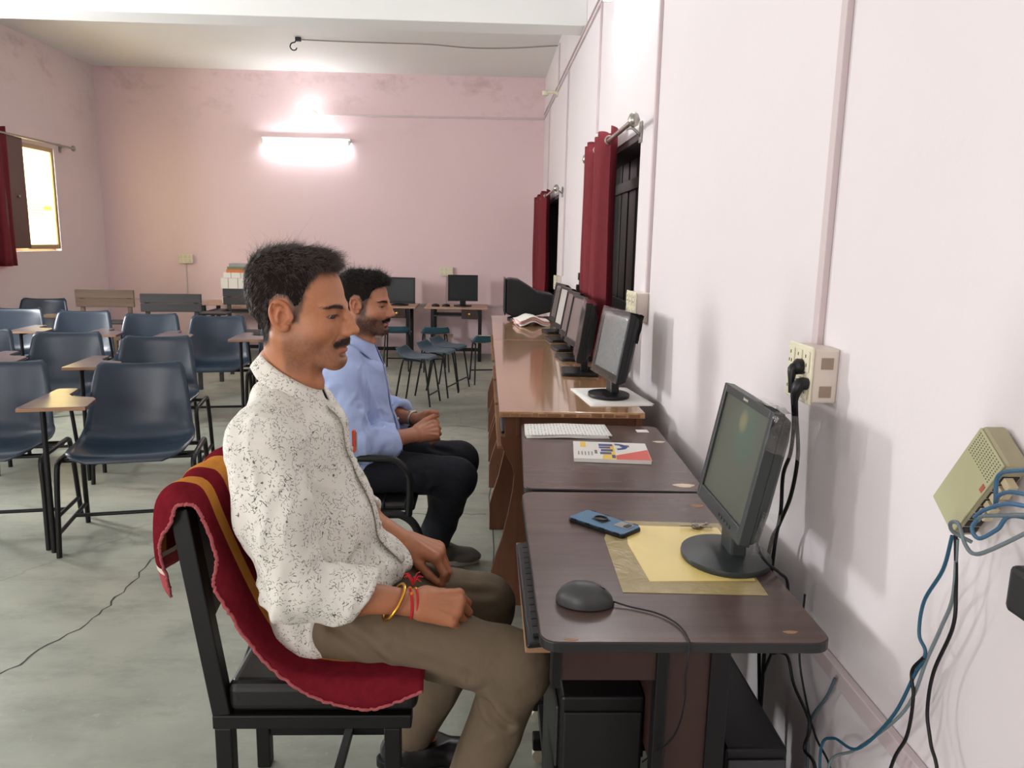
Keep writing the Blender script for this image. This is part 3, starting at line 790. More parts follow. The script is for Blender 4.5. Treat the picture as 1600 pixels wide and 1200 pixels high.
SC = [(-1.56, 3.405, 12, 'navy tablet chair of the front row, complete, with its writing board towards the window wall'),
      (-2.19, 3.385, 10, 'navy tablet chair of the front row cut off by the picture edge'),
      (-1.90, 4.395, 10, 'navy tablet chair directly behind the complete front-row chair'),
      (-2.49, 4.525, 9, 'navy tablet chair of the second row, middle one of three'),
      (-3.08, 4.62, 9, 'navy tablet chair of the second row, barely inside the picture edge'),
      (-1.98, 5.68, 9, 'navy tablet chair of the third row whose whole seat shows beside the printed-shirt man'),
      (-2.51, 5.755, 8, 'navy tablet chair of the third row, second from the printed-shirt man'),
      (-3.09, 5.90, 8, 'navy tablet chair of the third row, third from the printed-shirt man'),
      (-3.68, 6.03, 8, 'navy tablet chair of the third row nearest the window wall'),
      (-1.43, 5.62, 9, 'navy tablet chair of the third row mostly hidden behind the printed-shirt man'),
      (-4.03, 7.05, 8, 'lone navy tablet chair in the fourth row by the window wall')]
for i, (x, y, a, lab) in enumerate(SC):
    c = base if i == 0 else copy_tree(base)
    c.location = (x, y, 0); c.rotation_euler.z = math.radians(a)
    prop(c, lab, 'chair', 'navy tablet chairs standing in rows')
# wooden tablet chairs at the back of the rows
OLDWOOD = wood('old_brown_plank', (92, 72, 56), (122, 98, 78), 'x', 6, .6, 12)
DKWOOD = wood('black_stained_plank', (40, 38, 38), (56, 53, 52), 'x', 6, .55, 12)
def plank_chair(label, loc, rotz, m):
    t = thing('plank_chair', label, 'chair', loc, rotz, 'wooden plank chairs behind the rows')
    MB().box(-.255, .255, .19, .212, .70, .775).build('back_plank', m, t, bevel=.004)
    MB().box(-.255, .255, .188, .210, .778, .858).build('back_plank', m, t, bevel=.004)
    for s in (-1, 1):
        MB().beam((s * .205, .225, 0), (s * .205, .218, .84), .035, .03, (0, 1, 0)).build('back_post', m, t, bevel=.003)
        MB().beam((s * .205, -.19, 0), (s * .205, -.19, .44), .035, .035, (0, 1, 0)).build('leg', m, t, bevel=.003)
        MB().beam((s * .205, -.19, .20), (s * .205, .21, .20), .02, .03).build('side_rail', m, t, bevel=.003)
    for k in range(4): MB().box(-.24, .24, -.21 + k * .105, -.112 + k * .105, .44, .458).build('seat_plank', m, t, bevel=.003)
    MB().beam((-.255, -.20, .44), (-.255, -.20, .64), .03, .03, (0, 1, 0)).build('arm_post', m, t, bevel=.003)
    MB().box(-.40, -.12, -.29, -.06, .64, .658).build('writing_tablet', m, t, bevel=.006)
    MB().box(-.30, -.22, -.06, .20, .64, .658).build('arm_board', m, t, bevel=.004)
    return t
plank_chair('brown wooden chair with two-plank back rising behind the navy chairs', (-3.47, 7.02, 0), .10, OLDWOOD)
plank_chair('black-stained wooden chair between the brown one and the printed-shirt man', (-2.72, 6.64, 0), .10, DKWOOD)
plank_chair('black-stained wooden chair partly hidden behind the head of the printed-shirt man', (-2.30, 7.50, 0), .08, DKWOOD)

# low-lipped stools
STOOL_P = [(-.17, .432), (-.16, .448), (-.10, .452), (.0, .446), (.08, .452), (.13, .472), (.165, .51), (.18, .535), (.19, .535)]
STOOL_W = [.14, .165, .185, .19, .19, .185, .175, .155, .13]
STOOL_R = [0, .002, .006, .010, .014, .016, .012, .006, .0]
def stool():
    t = thing('low_back_stool', '-', 'stool')
    fn, n = shell_fn(STOOL_P, STOOL_W, STOOL_R)
    mb = MB(); mb.grid(fn, n, 13); mb.build('seat_shell', TEAL_SHELL, t, smooth=180, solid=.007)
    for s in (-1, 1):
        MB().tube([(s * .17, -.20, 0), (s * .15, -.14, .38), (s * .145, -.11, .425), (s * .145, .06, .432), (s * .15, .11, .40), (s * .17, .19, 0)], .010, 8, 4).build('leg_frame', BLACK_METAL, t, smooth=60)
    MB().tube([(-.166, -.185, .11), (.166, -.185, .11)], .008, 8).build('stretcher', BLACK_METAL, t, smooth=60)
    return t
sb = stool()
for i, (x, y, a, lab) in enumerate([(-.56, 6.42, 75, 'teal stool standing nearest the man in blue, on open floor'), (-.42, 6.80, 72, 'teal stool second from the man in blue, overlapping the nearest one'),
                                    (-.33, 7.12, 70, 'teal stool third from the man in blue, behind the other two'), (-.92, 8.15, 180, 'teal stool tucked in front of the desk half hidden by the man in blue'),
                                    (-.52, 8.12, 190, 'teal stool in front of the far desk with a full view of its monitor'), (.02, 7.45, 190, 'stool by the bench-table end with a beige box on it')]):
    c = sb if i == 0 else copy_tree(sb)
    c.location = (x, y, 0); c.scale = (.78, .80, .88); c.rotation_euler.z = math.radians(a); prop(c, lab, 'stool', 'teal low-backed stools')
t = thing('small_box', 'small beige cardboard box on the stool by the bench table', 'box', (.02, 7.42, .401))
MB().box(-.075, .075, -.06, .06, 0, .06).build('carton', plain('beige_card', (206, 188, 140), .7), t, bevel=.003)
MB().box(-.076, .076, -.02, .02, .06, .061).build('tape', plain('pale_tape', (224, 214, 186), .3), t)

# ------------------------------------------------------------------ desks against the back wall
BACK_TOP = wood('worn_desk_top', (168, 132, 108), (196, 160, 134), 'x', 6, .4, 8)
def back_desk(label, x0, x1, with_drawer):
    cx = (x0 + x1) / 2; hw = (x1 - x0) / 2
    t = thing('back_desk', label, 'desk', (cx, 9.02, 0))
    MB().box(-hw, hw, -.29, .29, .60, .62).build('tabletop', BACK_TOP, t, bevel=.003)
    for s in (-1, 1):
        for yy in (-.24, .24): MB().box(s * (hw - .09) - .02, s * (hw - .09) + .02, yy - .02, yy + .02, 0.03, .60).build('leg', BLACK_METAL, t, bevel=.003)
        MB().box(s * (hw - .09) - .02, s * (hw - .09) + .02, -.28, .28, 0, .04).build('foot_rail', BLACK_METAL, t, bevel=.003)
    MB().box(-hw + .10, hw - .10, .23, .25, .05, .09).build('cross_rail', BLACK_METAL, t)
    MB().box(-hw + .10, hw - (.30 if with_drawer else .1), -.26, .12, .515, .53).build('keyboard_tray', DARK_PLASTIC, t, bevel=.002)
    MB().box(-hw + .10, -.05, -.1, .2, .24, .26).build('lower_shelf', BACK_TOP, t, bevel=.002)
    if with_drawer:
        d = MB().box(hw - .30, hw - .115, -.27, .2, .49, .598).build('drawer', LAM_SIDE, t, bevel=.003)
        MB().lathe([(.012, 0), (.014, .012), (.004, .016)], (hw - .21, -.27, .545), 12, M=Matrix.Rotation(math.radians(90), 3, 'X')).build('knob', BRASS, d, smooth=40)
    return t
back_desk('far desk against the back wall with the fully visible monitor', -.68, .04, True)
back_desk('far desk whose monitor is half hidden by the man in blue', -1.50, -.78, True)
back_desk('far desk carrying the tall pile of paper bundles', -3.25, -2.45, False)
lcd('square black monitor on the far desk below the wall socket', (-.25, 8.93, .6205), math.radians(94), .345, .30, 4, 'round', .06, SCREEN, BLACK_PLASTIC, False, .10)
lcd('square black monitor half hidden behind the head of the man in blue', (-.98, 8.93, .6205), math.radians(88), .36, .30, 3, 'round', .02, SCREEN, BLACK_PLASTIC, False, .10)
for i, (x, lab) in enumerate(((-.56, 'small black mouse on the far desk, nearer its end'), (-.44, 'small black mouse on the far desk, beside the monitor'))):
    t = thing('desk_mouse', lab, 'mouse', (x, 8.86, .6205))
    MB().lathe([(.03, 0), (.032, .008), (.026, .022), (.012, .03)], (0, 0, 0), 16, 1.5, 1).build('shell', BLACK_PLASTIC, t, smooth=60)
    MB().box(-.012, .012, -.003, .003, .026, .0315).build('scroll_wheel', DARK_PLASTIC, t)
# pile of paper bundles
ORANGE = plain('orange_print_cover', (212, 120, 62), .6); GREYC = plain('grey_cover', (150, 154, 158), .6); OLIVEC = plain('olive_cover', (132, 128, 88), .6)
z = .6205; rnd = random.Random(8)
pile = [(.30, .24, .07, WHITE_PAPER, 'red-edged lowest paper bundle of the pile on the far desk', -2.82), (.30, .22, .09, WHITE_PAPER, 'second paper bundle from the bottom of the far pile', -2.81), (.28, .22, .12, WHITE_PAPER, 'thick white paper bundle in the middle of the far pile', -2.83),
        (.29, .22, .06, WHITE_PAPER, 'thin white bundle just under the orange books of the far pile', -2.80), (.22, .20, .035, ORANGE, 'orange book lying on the white bundles of the far pile', -2.80), (.22, .20, .03, OLIVEC, 'olive book on top of the orange one on the far pile', -2.79), (.24, .20, .035, GREYC, 'grey book topmost on the far pile of bundles', -2.76)]
for sx, sy, h_, m_, lab, px_ in pile:
    t = thing('paper_bundle' if m_ is WHITE_PAPER else 'book', lab, 'papers' if m_ is WHITE_PAPER else 'book', (px_, 8.95 + rnd.uniform(-.01, .01), z), rnd.uniform(-.08, .08))
    MB().box(-sx / 2, sx / 2, -sy / 2, sy / 2, .002, h_ - .002).build('pages', WHITE_PAPER, t)
    MB().box(-sx / 2 - .002, sx / 2 + .002, -sy / 2 - .002, sy / 2 + .002, 0, .002).build('cover', m_ if m_ is not WHITE_PAPER else PINK, t)
    MB().box(-sx / 2 - .002, sx / 2 + .002, -sy / 2 - .002, sy / 2 + .002, h_ - .002, h_).build('cover', m_, t)
    if m_ is WHITE_PAPER:
        for xx in (-.06, .05): MB().box(xx, xx + .004, -sy / 2 - .003, sy / 2 + .003, -.0, h_ + .0005).build('string', RAW, t)
    else: MB().box(-sx / 2 - .002, sx / 2 + .002, -sy / 2 - .003, -sy / 2 - .001, 0, h_).build('spine', m_, t)
    z += h_ + .0006

# ------------------------------------------------------------------ curtains
def curtain(label, x, y0, y1, z0, z1, folds, amp, rod, rod_label, sgn=1, ph=0.0, gap_wall=0.08):
    rt = thing('curtain_rod', rod_label, 'curtain rod', (x, rod[0], z1 + .0))
    L = rod[1] - rod[0]
    MB().tube([(0, 0, 0), (0, L, 0)], .011, 12).build('rod', CHROME, rt, smooth=60)
    for yy in (-.02, L + .02): MB().lathe([(.004, -.03), (.018, -.022), (.026, 0), (.018, .022), (.006, .03)], (0, yy, 0), 14).build('finial', CHROME, rt, smooth=60)
    for yy in (.16, L - .16):
        b_ = MB(); b_.tube([(0, yy, -.01), (sgn * gap_wall * .4, yy + .01, -.006), (sgn * (gap_wall - .006), yy + .05, -.03)], .006, 8, 5); b_.box(sgn * gap_wall - .006 * sgn - .003, sgn * gap_wall - .006 * sgn + .003, yy + .03, yy + .07, -.06, .03)
        b_.build('bracket', CHROME, rt, smooth=60)
    t = thing('curtain', label, 'curtain', (x, (y0 + y1) / 2, z0))
    W = y1 - y0; H = z1 - z0
    def fn(u, v):
        y = -W / 2 + W * u; p = u * folds * 2 * math.pi + ph
        a = amp * (1 + .25 * math.sin(3.1 * u * folds))
        return (a * math.sin(p) + .008 * math.sin(5 * v + 9 * u) * (1 - v), y + .012 * math.sin(2.3 * p) * (1 - v), H * v + (.05 + .012 * math.cos(p)) * v)
    mb = MB(); mb.grid(fn, int(folds * 14) + 1, 14); mb.build('cloth', MAROON, t, smooth=180, solid=.003)
    for k in range(int(folds) + 1):
        yy = -W / 2 + W * (k + .25) / (folds + .01)
        if yy > W / 2: continue
        mb = MB(); mb.tube([(.0 + .02 * math.cos(a), yy, H + .02 * math.sin(a)) for a in [q * math.pi / 8 for q in range(17)]], .004, 8); mb.build('eyelet', CHROME, t, smooth=60)
    return t
curtain('maroon curtain gathered at the window above the bench tables, nearest the camera', 0.60, 3.84, 4.66, .72, 1.855, 4, .035, (3.28, 4.74), 'steel curtain rod over the near window of the desk wall')
curtain('dark maroon curtain at the far window in the corner of the desk wall', .60, 7.78, 9.15, .80, 1.82, 5, .035, (6.75, 9.2), 'steel curtain rod over the far window of the desk wall')
curtain('maroon curtain at the picture edge beside the bright yellow window', -4.42, 6.25, 7.52, 1.05, 2.255, 6, .03, (6.15, 8.68), 'thin dark curtain rod above the bright yellow window', -1)

# ------------------------------------------------------------------ switchboards
HOLE = plain('socket_hole', (40, 38, 36), .7)
def switchboard(name, label, loc, axis, w, h, d=.045, detail=True):
    """face looks to -X (axis 'x') or -Y (axis 'y'); loc is centre on the wall"""
    t = thing(name, label, 'socket', loc, 0 if axis == 'x' else math.radians(90))
    # local: wall plane x=0, sticks out to -x, width along y
    MB().box(-d, 0, -w / 2, w / 2, -h / 2, h / 2).build('back_box', CREAM_BOX, t, bevel=.004)
    MB().box(-d - .006, -d, -w / 2 - .004, w / 2 + .004, -h / 2 - .004, h / 2 + .004).build('cover_plate', CREAM, t, bevel=.003)
    mb = MB(); md = MB()
    cols = 3; rows = 2
    for r in range(rows):
        for c in range(cols):
            cy = -w / 2 + w * (c + .5) / cols; cz = -h / 2 + h * (r + .5) / rows
            md.box(-d - .009, -d - .006, cy - w / 7.5, cy + w / 7.5, cz - h / 5.2, cz + h / 5.2)
            for dy, dz in ((0, h * .10), (-w * .05, -h * .06), (w * .05, -h * .06)):
                mb.box(-d - .0095, -d - .0088, cy + dy - w * .014, cy + dy + w * .014, cz + dz - h * .03, cz + dz + h * .03)
    md.build('modules', CREAM, t, bevel=.0015); mb.build('socket_holes', HOLE, t)
    return t
sb1 = switchboard('switchboard', 'cream switchboard with two black plugs above the nearest brown desk', (XR, 1.483, 1.11), 'x', .108, .105, .05)
for k, zz in enumerate((-.03, .025)):
    mb = MB().box(-.035, -.012, -.0555, -.0535, zz - .011, zz + .011); mb.build('knockout', plain('recess_brown', (150, 132, 116), .7), sb1)
switchboard('switchboard', 'cream switchboard on the desk wall between the near window and the plastic-wrapped monitor', (XR, 3.27, 1.095), 'x', .20, .12, .05)
switchboard('switchboard', 'small cream switchboard on the desk wall before the far window', (XR, 6.95, 1.01), 'x', .20, .12, .045)
switchboard('switchboard', 'cream switchboard on the back wall above the far monitor', (-.465, YB, 1.0), 'y', .155, .10, .045)
switchboard('switchboard', 'cream switchboard on the back wall behind the student chairs', (-3.555, YB, 1.095), 'y', .15, .10, .045)

# plugs and their leads
def cable(name, label, pts, r, mat=CABLE_BLACK, cat='cable', plug=None, sm=8):
    p0 = Vector(pts[0]); t = thing(name, label, cat, p0)
    MB().tube([Vector(p) - p0 for p in pts], r, 8, sm).build('lead', mat, t, smooth=60)
    if plug == 'angled':
        mb = MB(); mb.lathe([(.009, -.010), (.015, -.008), (.016, .008), (.011, .013)], (.016, .0, .012), 14, M=Matrix.Rotation(math.radians(-90), 3, 'Y')); mb.build('plug_body', BLACK_PLASTIC, t, smooth=40)
        MB().tube([(.010, .003, .012), (.002, .003, .006), (0, 0, -.014), (0, 0, -.04)], [.011, .010, .0065, .0042], 10, 3).build('strain_relief', BLACK_PLASTIC, t, smooth=60)
    elif plug == 'straight':
        MB().tube([(.020, 0, .014), (.008, 0, .014), (.002, 0, .003), (0, 0, -.012), (0, 0, -.028)], [.012, .013, .011, .007, .0042], 12, 3).build('plug_body', BLACK_PLASTIC, t, smooth=60)
    return t
cable('power_lead', 'thick black lead from the upper plug of the near switchboard', [(.603, 1.462, 1.112), (.606, 1.458, 1.07), (.615, 1.462, 1.01), (.63, 1.50, .94), (.635, 1.54, .88), (.635, 1.536, .80), (.632, 1.545, .72), (.63, 1.55, .55), (.63, 1.54, .3), (.62, 1.52, .04)], .0042, plug='angled')
cable('power_lead', 'thick black lead from the lower plug of the near switchboard', [(.603, 1.436, 1.080), (.607, 1.433, 1.03), (.622, 1.445, .95), (.632, 1.485, .853), (.634, 1.537, .77), (.63, 1.567, .70), (.625, 1.57, .50), (.63, 1.535, .25), (.60, 1.50, .03)], .0042, plug='straight')
cable('monitor_lead', 'black lead running from the round-base monitor over the desk edge', [(.538, 1.42, .80), (.545, 1.405, .765), (.562, 1.40, .742), (.588, 1.40, .722), (.605, 1.40, .70), (.61, 1.41, .62), (.59, 1.45, .47)], .003)
cable('loop_lead', 'black lead looping just under the desk top', [(.60, 1.60, .69), (.615, 1.54, .56), (.62, 1.50, .50), (.62, 1.44, .53), (.62, 1.40, .54), (.622, 1.367, .501), (.625, 1.292, .468), (.62, 1.293, .414), (.62, 1.243, .41), (.62, 1.20, .30), (.62, 1.25, .05)], .0032)
cable('wall_lead', 'grey-blue lead curving out of the trunking below the desk', [(.655, 1.273, .573), (.65, 1.289, .523), (.648, 1.341, .435), (.65, 1.336, .34), (.65, 1.33, .1)], .003, plain('grey_blue_cable', (70, 86, 98), .5))
cable('thin_lead', 'thin dark lead hanging behind the desk end', [(.64, 1.396, .68), (.64, 1.396, .554), (.642, 1.355, .481), (.64, 1.295, .439), (.64, 1.226, .42), (.63, 1.18, .35)], .0022)

# ------------------------------------------------------------------ network switch on the wall
KHAKI = plain('dusty_khaki_plastic', (186, 184, 148), .45, var=.08)
KHAKI_D = plain('dusty_khaki_side', (168, 160, 132), .6, var=.15, vscale=40)
t = thing('network_switch', 'khaki network switch hung aslant on the wall with cables', 'network switch', (.655, .957, 1.05))
th = math.atan2(-.119, .082)
# long axis along (Y,Z) = (.082,-.119); local frame built with a rotation about X
RX = Matrix.Rotation(th, 4, 'X')
def rb(x0, x1, y0, y1, z0, z1): return MB().box(x0, x1, y0, y1, z0, z1, RX)
rb(-.012, .020, -.075, .075, -.034, .034).build('case', KHAKI_D, t, bevel=.005)
rb(-.0145, -.012, -.073, .073, -.032, .032).build('front_cover', KHAKI, t, bevel=.001)
mb = MB()
for i in range(12):
    for j in range(9): mb.box(-.0150, -.0144, -.070 + j * .0042, -.0685 + j * .0042, -.028 + i * .0048, -.0262 + i * .0048, RX)
mb.build('vent_holes', plain('vent_dark_khaki', (112, 110, 84), .7), t)['kind'] = 'stuff'  # darker khaki marks for the holes
mb = MB().box(-.0151, -.0144, -.028, -.016, -.030, -.024, RX); mb.build('red_label', plain('faded_red_print', (176, 96, 80), .6), t)
SS = -1
mb = MB()
for k in range(8): mb.box(-.008, .014, -.055 + k * .0155, -.043 + k * .0155, -.0352, -.034, RX)
mb.build('ports', HOLE, t)
for k in range(5): MB().box(-.006, .006, -.054 + k * .0155, -.044 + k * .0155, -.050, -.034, RX).build('cable_plug', plain('beige_plug', (206, 192, 158), .5), t, bevel=.001)
BLUEC = plain('blue_network_cable', (64, 104, 134), .5, var=.2, vscale=30); GREYC2 = plain('grey_network_cable', (112, 124, 128), .5, var=.2, vscale=30)
netc = [('blue network cable arching over the top of the wall switch', [(.625, .873, 1.051), (.62, .868, 1.085), (.62, .843, 1.10), (.63, .80, 1.11), (.65, .74, 1.10)], BLUEC),
        ('blue network cable leaving the switch just under the topmost one', [(.628, .878, 1.043), (.62, .859, 1.066), (.62, .822, 1.079), (.64, .75, 1.08)], BLUEC),
        ('bright blue network cable crossing straight from the switch', [(.628, .912, 1.018), (.615, .872, 1.043), (.612, .82, 1.067), (.64, .75, 1.07)], plain('bright_blue_cable', (66, 108, 146), .45, var=.15)),
        ('grey network cable sagging beside the bright blue one', [(.628, .905, 1.016), (.618, .882, 1.030), (.616, .844, 1.045), (.62, .80, 1.060), (.65, .75, 1.06)], GREYC2),
        ('blue network cable making the tight loop under the switch', [(.628, .90, 1.024), (.615, .895, 1.010), (.612, .875, 1.004), (.615, .85, 1.025), (.62, .829, 1.050), (.65, .76, 1.05)], BLUEC),
        ('grey network cable with the widest loop under the switch', [(.645, .935, .975), (.625, .945, .985), (.615, .938, 1.0), (.615, .922, 1.005), (.615, .904, .985), (.615, .884, .980), (.615, .852, 1.0), (.63, .80, 1.05)], GREYC2),
        ('blue network cable winding down the wall and curling near the floor trunking', [(.632, .957, .975), (.635, .972, .92), (.64, 1.013, .853), (.64, 1.015, .801), (.64, .995, .782), (.64, 1.014, .736), (.64, 1.057, .639), (.635, 1.136, .527), (.63, 1.21, .495), (.63, 1.25, .44), (.63, 1.22, .30), (.63, 1.2, .05)], plain('teal_blue_cable', (36, 84, 108), .45)),
        ('grey-blue network cable beside the winding blue one', [(.632, .946, .975), (.64, .951, .892), (.642, .97, .836), (.644, .996, .772), (.644, 1.034, .665), (.64, 1.146, .52), (.635, 1.224, .43), (.63, 1.18, .3), (.63, 1.1, .05)], GREYC2),
        ('black cable hanging from the switch to the floor', [(.63, .947, .98), (.64, .947, .904), (.64, .943, .85), (.64, .971, .767), (.64, .974, .705), (.64, .958, .666), (.64, .926, .60), (.64, .90, .3), (.63, .9, .03)], CABLE_BLACK),
        ('black sleeved cable branching from the blue pair', [(.638, .995, .775), (.638, 1.018, .739), (.638, 1.007, .704), (.638, 1.011, .639), (.638, 1.041, .563), (.635, 1.06, .4), (.63, 1.05, .1)], CABLE_BLACK)]
for lab, pts, m_ in netc: cable('network_cable', lab, pts, .0026, m_)
t = thing('power_adapter', 'dark power adapter on the wall at the picture edge', 'adapter', (.662, .822, .95))
MB().box(-.022, .015, -.03, .035, -.03, .03).build('body', DARK_PLASTIC, t, bevel=.008)
MB().box(-.015, .012, -.036, -.03, -.018, .018).build('prong_plate', KHAKI_D, t, bevel=.002)
t = thing('plug_adapter', 'black plug adapter and lead on the desk wall beside the near curtain', 'adapter', (.66, 5.30, .92))
MB().box(-.03, .015, -.03, .03, .08, .16).build('body', BLACK_PLASTIC, t, bevel=.005)
MB().box(-.02, .015, -.02, .02, .19, .24).build('plug', BLACK_PLASTIC, t, bevel=.004)
MB().tube([(-.005, 0, .19), (-.008, 0, .10), (-.006, .0, .02), (-.01, .01, -.14)], .008, 8, 4).build('lead', BLACK_PLASTIC, t, smooth=60)

# ------------------------------------------------------------------ lights and small fittings
TUBE_EMIT = emit('glowing_tube', (.96, .98, 1.0), 72.0)
def tube_light(label, loc, rotz, L=1.0):
    t = thing('tube_light', label, 'light', loc, rotz)     # local: length along X, wall at +Y
    MB().box(-L / 2 - .03, L / 2 + .03, -.035, 0, -.01, .035).build('batten', plain('white_batten', (232, 232, 228), .5), t, bevel=.003)
    for s in (-1, 1): MB().box(s * (L / 2 + .012) - .012, s * (L / 2 + .012) + .012, -.075, -.03, -.045, .01).build('end_holder', plain('white_batten', (232, 232, 228), .5), t, bevel=.002)
    MB().tube([(-L / 2, -.055, -.028), (L / 2, -.055, -.028)], .014, 14).build('tube', TUBE_EMIT, t, smooth=60)
    return t
tube_light('glowing tube light on the pink back wall', (-2.10, YB, 2.475), 0, .97)
tube_light('glowing tube light high on the desk wall above the near window', (XR, 3.83, 2.66), math.radians(-90), 1.0)
tube_light('glowing tube light high on the window wall beside the camera', (XL, 3.3, 2.75), math.radians(90), 1.1)
t = thing('bulb', 'glowing white bulb in an angled holder above the back wall tube', 'light', (-2.02, YB, 2.80))
MB().tube([(.03, -.005, -.01), (.02, -.05, 0), (0, -.10, .01)], .018, 10, 4).build('holder', CREAM, t, smooth=60)
MB().lathe([(.012, -.02), (.032, .0), (.042, .034), (.034, .062), (.008, .076)], (-.01, -.13, .01), 16, M=Matrix.Rotation(math.radians(70), 3, 'X')).build('glass', emit('glowing_bulb', (1, 1, 1), 24.0), t, smooth=60)
t = thing('bulb_holder', 'empty cream bulb holder near the ceiling on the desk wall', 'lamp holder', (XR, 7.75, 2.78))
MB().box(-.012, 0, -.05, .05, -.03, .03).build('plate', CREAM, t, bevel=.003)
MB().tube([(-.01, 0, 0), (-.06, -.0, .01), (-.12, .02, .0)], [.018, .014, .018], 10, 4).build('arm', CREAM, t, smooth=60)
MB().lathe([(.012, 0), (.03, .01), (.032, .045), (.026, .05)], (-.12, .02, -.03), 14).build('socket_cup', CREAM, t, smooth=40)
# fan hook with its wire on the ceiling
t = thing('ceiling_hook', 'iron fan hook on the ceiling of the far bay with a slack wire', 'hook', (-1.86, 7.9, ZC))
MB().tube([(.02, 0, 0), (.02, 0, -.03), (.01, 0, -.045), (-.02, 0, -.055), (-.035, 0, -.085), (-.015, 0, -.115), (.015, 0, -.115), (.03, 0, -.095)], .006, 8, 5).build('hook', BLACK_METAL, t, smooth=60)
MB().box(.02, .07, -.02, .02, -.035, 0).build('junction_block', HOLE, t, bevel=.003)
MB().tube([(.05, 0, -.02), (.5, .02, -.022), (.9, .0, -.028), (1.3, -.02, -.034), (1.7, 0, -.05), (2.1, 0, -.04), (2.53, -.1, -.03)], .006, 6, 6).build('wire', plain('old_grey_wire', (150, 140, 130), .6), t, smooth=60)
# ------------------------------------------------------------------ the chair of the man in front, with the towel over it
LEATHER = plain('black_leatherette', (17, 17, 18), .42, bumps=.15, bscale=220)
CHAIR_STEEL = plain('matt_black_square_tube', (14, 14, 15), .5, 0, .35)
t = thing('side_chair', 'black square-tube chair with thick cushion under the printed-shirt man', 'chair', (-.34, 1.65, 0))
ox, oy = .34, 1.65
def L(x, y, z): return (x + .34, y - 1.65, z)
for yy, dx in ((1.43, 0.0), (1.815, -.04)):
    MB().beam(L(-.515 + dx, yy, 0), L(-.515 + dx, yy, .378), .034, .034, (0, 1, 0)).build('rear_leg', CHAIR_STEEL, t, bevel=.003)
    MB().beam(L(-.517 + dx, yy, .405), L(-.578 + dx, yy, .838), .036, .032, (0, 1, 0)).build('back_post', CHAIR_STEEL, t, bevel=.003)
    MB().beam(L(-.176, yy, 0), L(-.176, yy, .3765), .033, .033, (0, 1, 0)).build('front_leg', CHAIR_STEEL, t, bevel=.003)
    MB().beam(L(-.535 + dx, yy, .392), L(-.137, yy, .392), .036, .030).build('seat_rail', CHAIR_STEEL, t, bevel=.003)
    MB().beam(L(-.497 + dx, yy, .10), L(-.194, yy, .10), .022, .022).build('side_stretcher', CHAIR_STEEL, t, bevel=.002)
for xx, dx in ((-.505, -.04), (-.165, 0)): MB().beam(L(xx, 1.45, .392), L(xx + dx, 1.795, .392), .028, .026).build('cross_rail', CHAIR_STEEL, t, bevel=.003)
MB().beam(L(-.335, 1.442, .10), L(-.335, 1.803, .10), .020, .020).build('centre_stretcher', CHAIR_STEEL, t, bevel=.002)
MB().box(-.505 + .34, -.125 + .34, 1.415 - 1.65, 1.835 - 1.65, .409, .478).build('cushion', LEATHER, t, bevel=.02, seg=4)
# back panel between the posts
bp = MB(); 
bp._add([L(-.530, 1.451, .60), L(-.570, 1.795, .60), L(-.602, 1.795, .835), L(-.562, 1.451, .835), L(-.556, 1.451, .60), L(-.596, 1.795, .60), L(-.630, 1.795, .835), L(-.590, 1.451, .835)], [(0, 1, 2, 3), (4, 7, 6, 5), (0, 4, 5, 1), (1, 5, 6, 2), (2, 6, 7, 3), (3, 7, 4, 0)])
bp.build('back_panel', LEATHER, t, bevel=.008)
MB().beam(L(-.578, 1.451, .66), L(-.618, 1.795, .66), .012, .03).build('wooden_strip', wood('orange_wood', (150, 92, 46), (182, 120, 66), 'y', 6, .5), t, bevel=.002)

# towel: follows a path over the back and down across the seat
def towel_mat():
    m, nt, b = nodes_of('maroon_towel')
    uv = N(nt, 'ShaderNodeAttribute'); uv.attribute_name = 'tuv'
    sep = N(nt, 'ShaderNodeSeparateXYZ'); nt.links.new(uv.outputs['Vector'], sep.inputs[0])
    s1 = mathn(nt, 'MULTIPLY', mathn(nt, 'GREATER_THAN', sep.outputs[1], .17), mathn(nt, 'LESS_THAN', sep.outputs[1], .25))
    s2 = mathn(nt, 'MULTIPLY', mathn(nt, 'GREATER_THAN', sep.outputs[1], .40), mathn(nt, 'LESS_THAN', sep.outputs[1], .60))
    s3 = mathn(nt, 'LESS_THAN', sep.outputs[0], .05)
    s4 = mathn(nt, 'MULTIPLY', mathn(nt, 'GREATER_THAN', sep.outputs[0], .05), mathn(nt, 'LESS_THAN', sep.outputs[0], .064))
    v = coords(nt)
    mar = mixcol(nt, noise(nt, v, 60, 4), srgb(92, 22, 32), srgb(126, 36, 46))
    org = mixcol(nt, noise(nt, v, 60, 4), srgb(176, 112, 46), srgb(204, 140, 70))
    c = mixcol(nt, mathn(nt, 'MAXIMUM', s1, s2), mar, org)
    c = mixcol(nt, s3, c, srgb(176, 84, 88)); c = mixcol(nt, s4, c, srgb(224, 214, 200))
    nt.links.new(c, b.inputs['Base Color']); b.inputs['Roughness'].default_value = .95; b.inputs['Specular IOR Level'].default_value = .0
    bump(nt, b, noise(nt, v, 700, 2), .35, .002)
    return m
TOWEL = towel_mat()
EDGE_T = plain('frayed_towel_edge', (168, 84, 88), .95, var=.35, vscale=160, bumps=.8, bscale=300)
path = [(-.672, .650), (-.662, .70), (-.648, .77), (-.632, .835), (-.610, .866), (-.580, .873), (-.550, .858), (-.525, .79), (-.500, .72), (-.472, .65), (-.442, .585), (-.405, .532), (-.36, .502), (-.30, .490), (-.23, .489), (-.17, .488), (-.112, .482)]
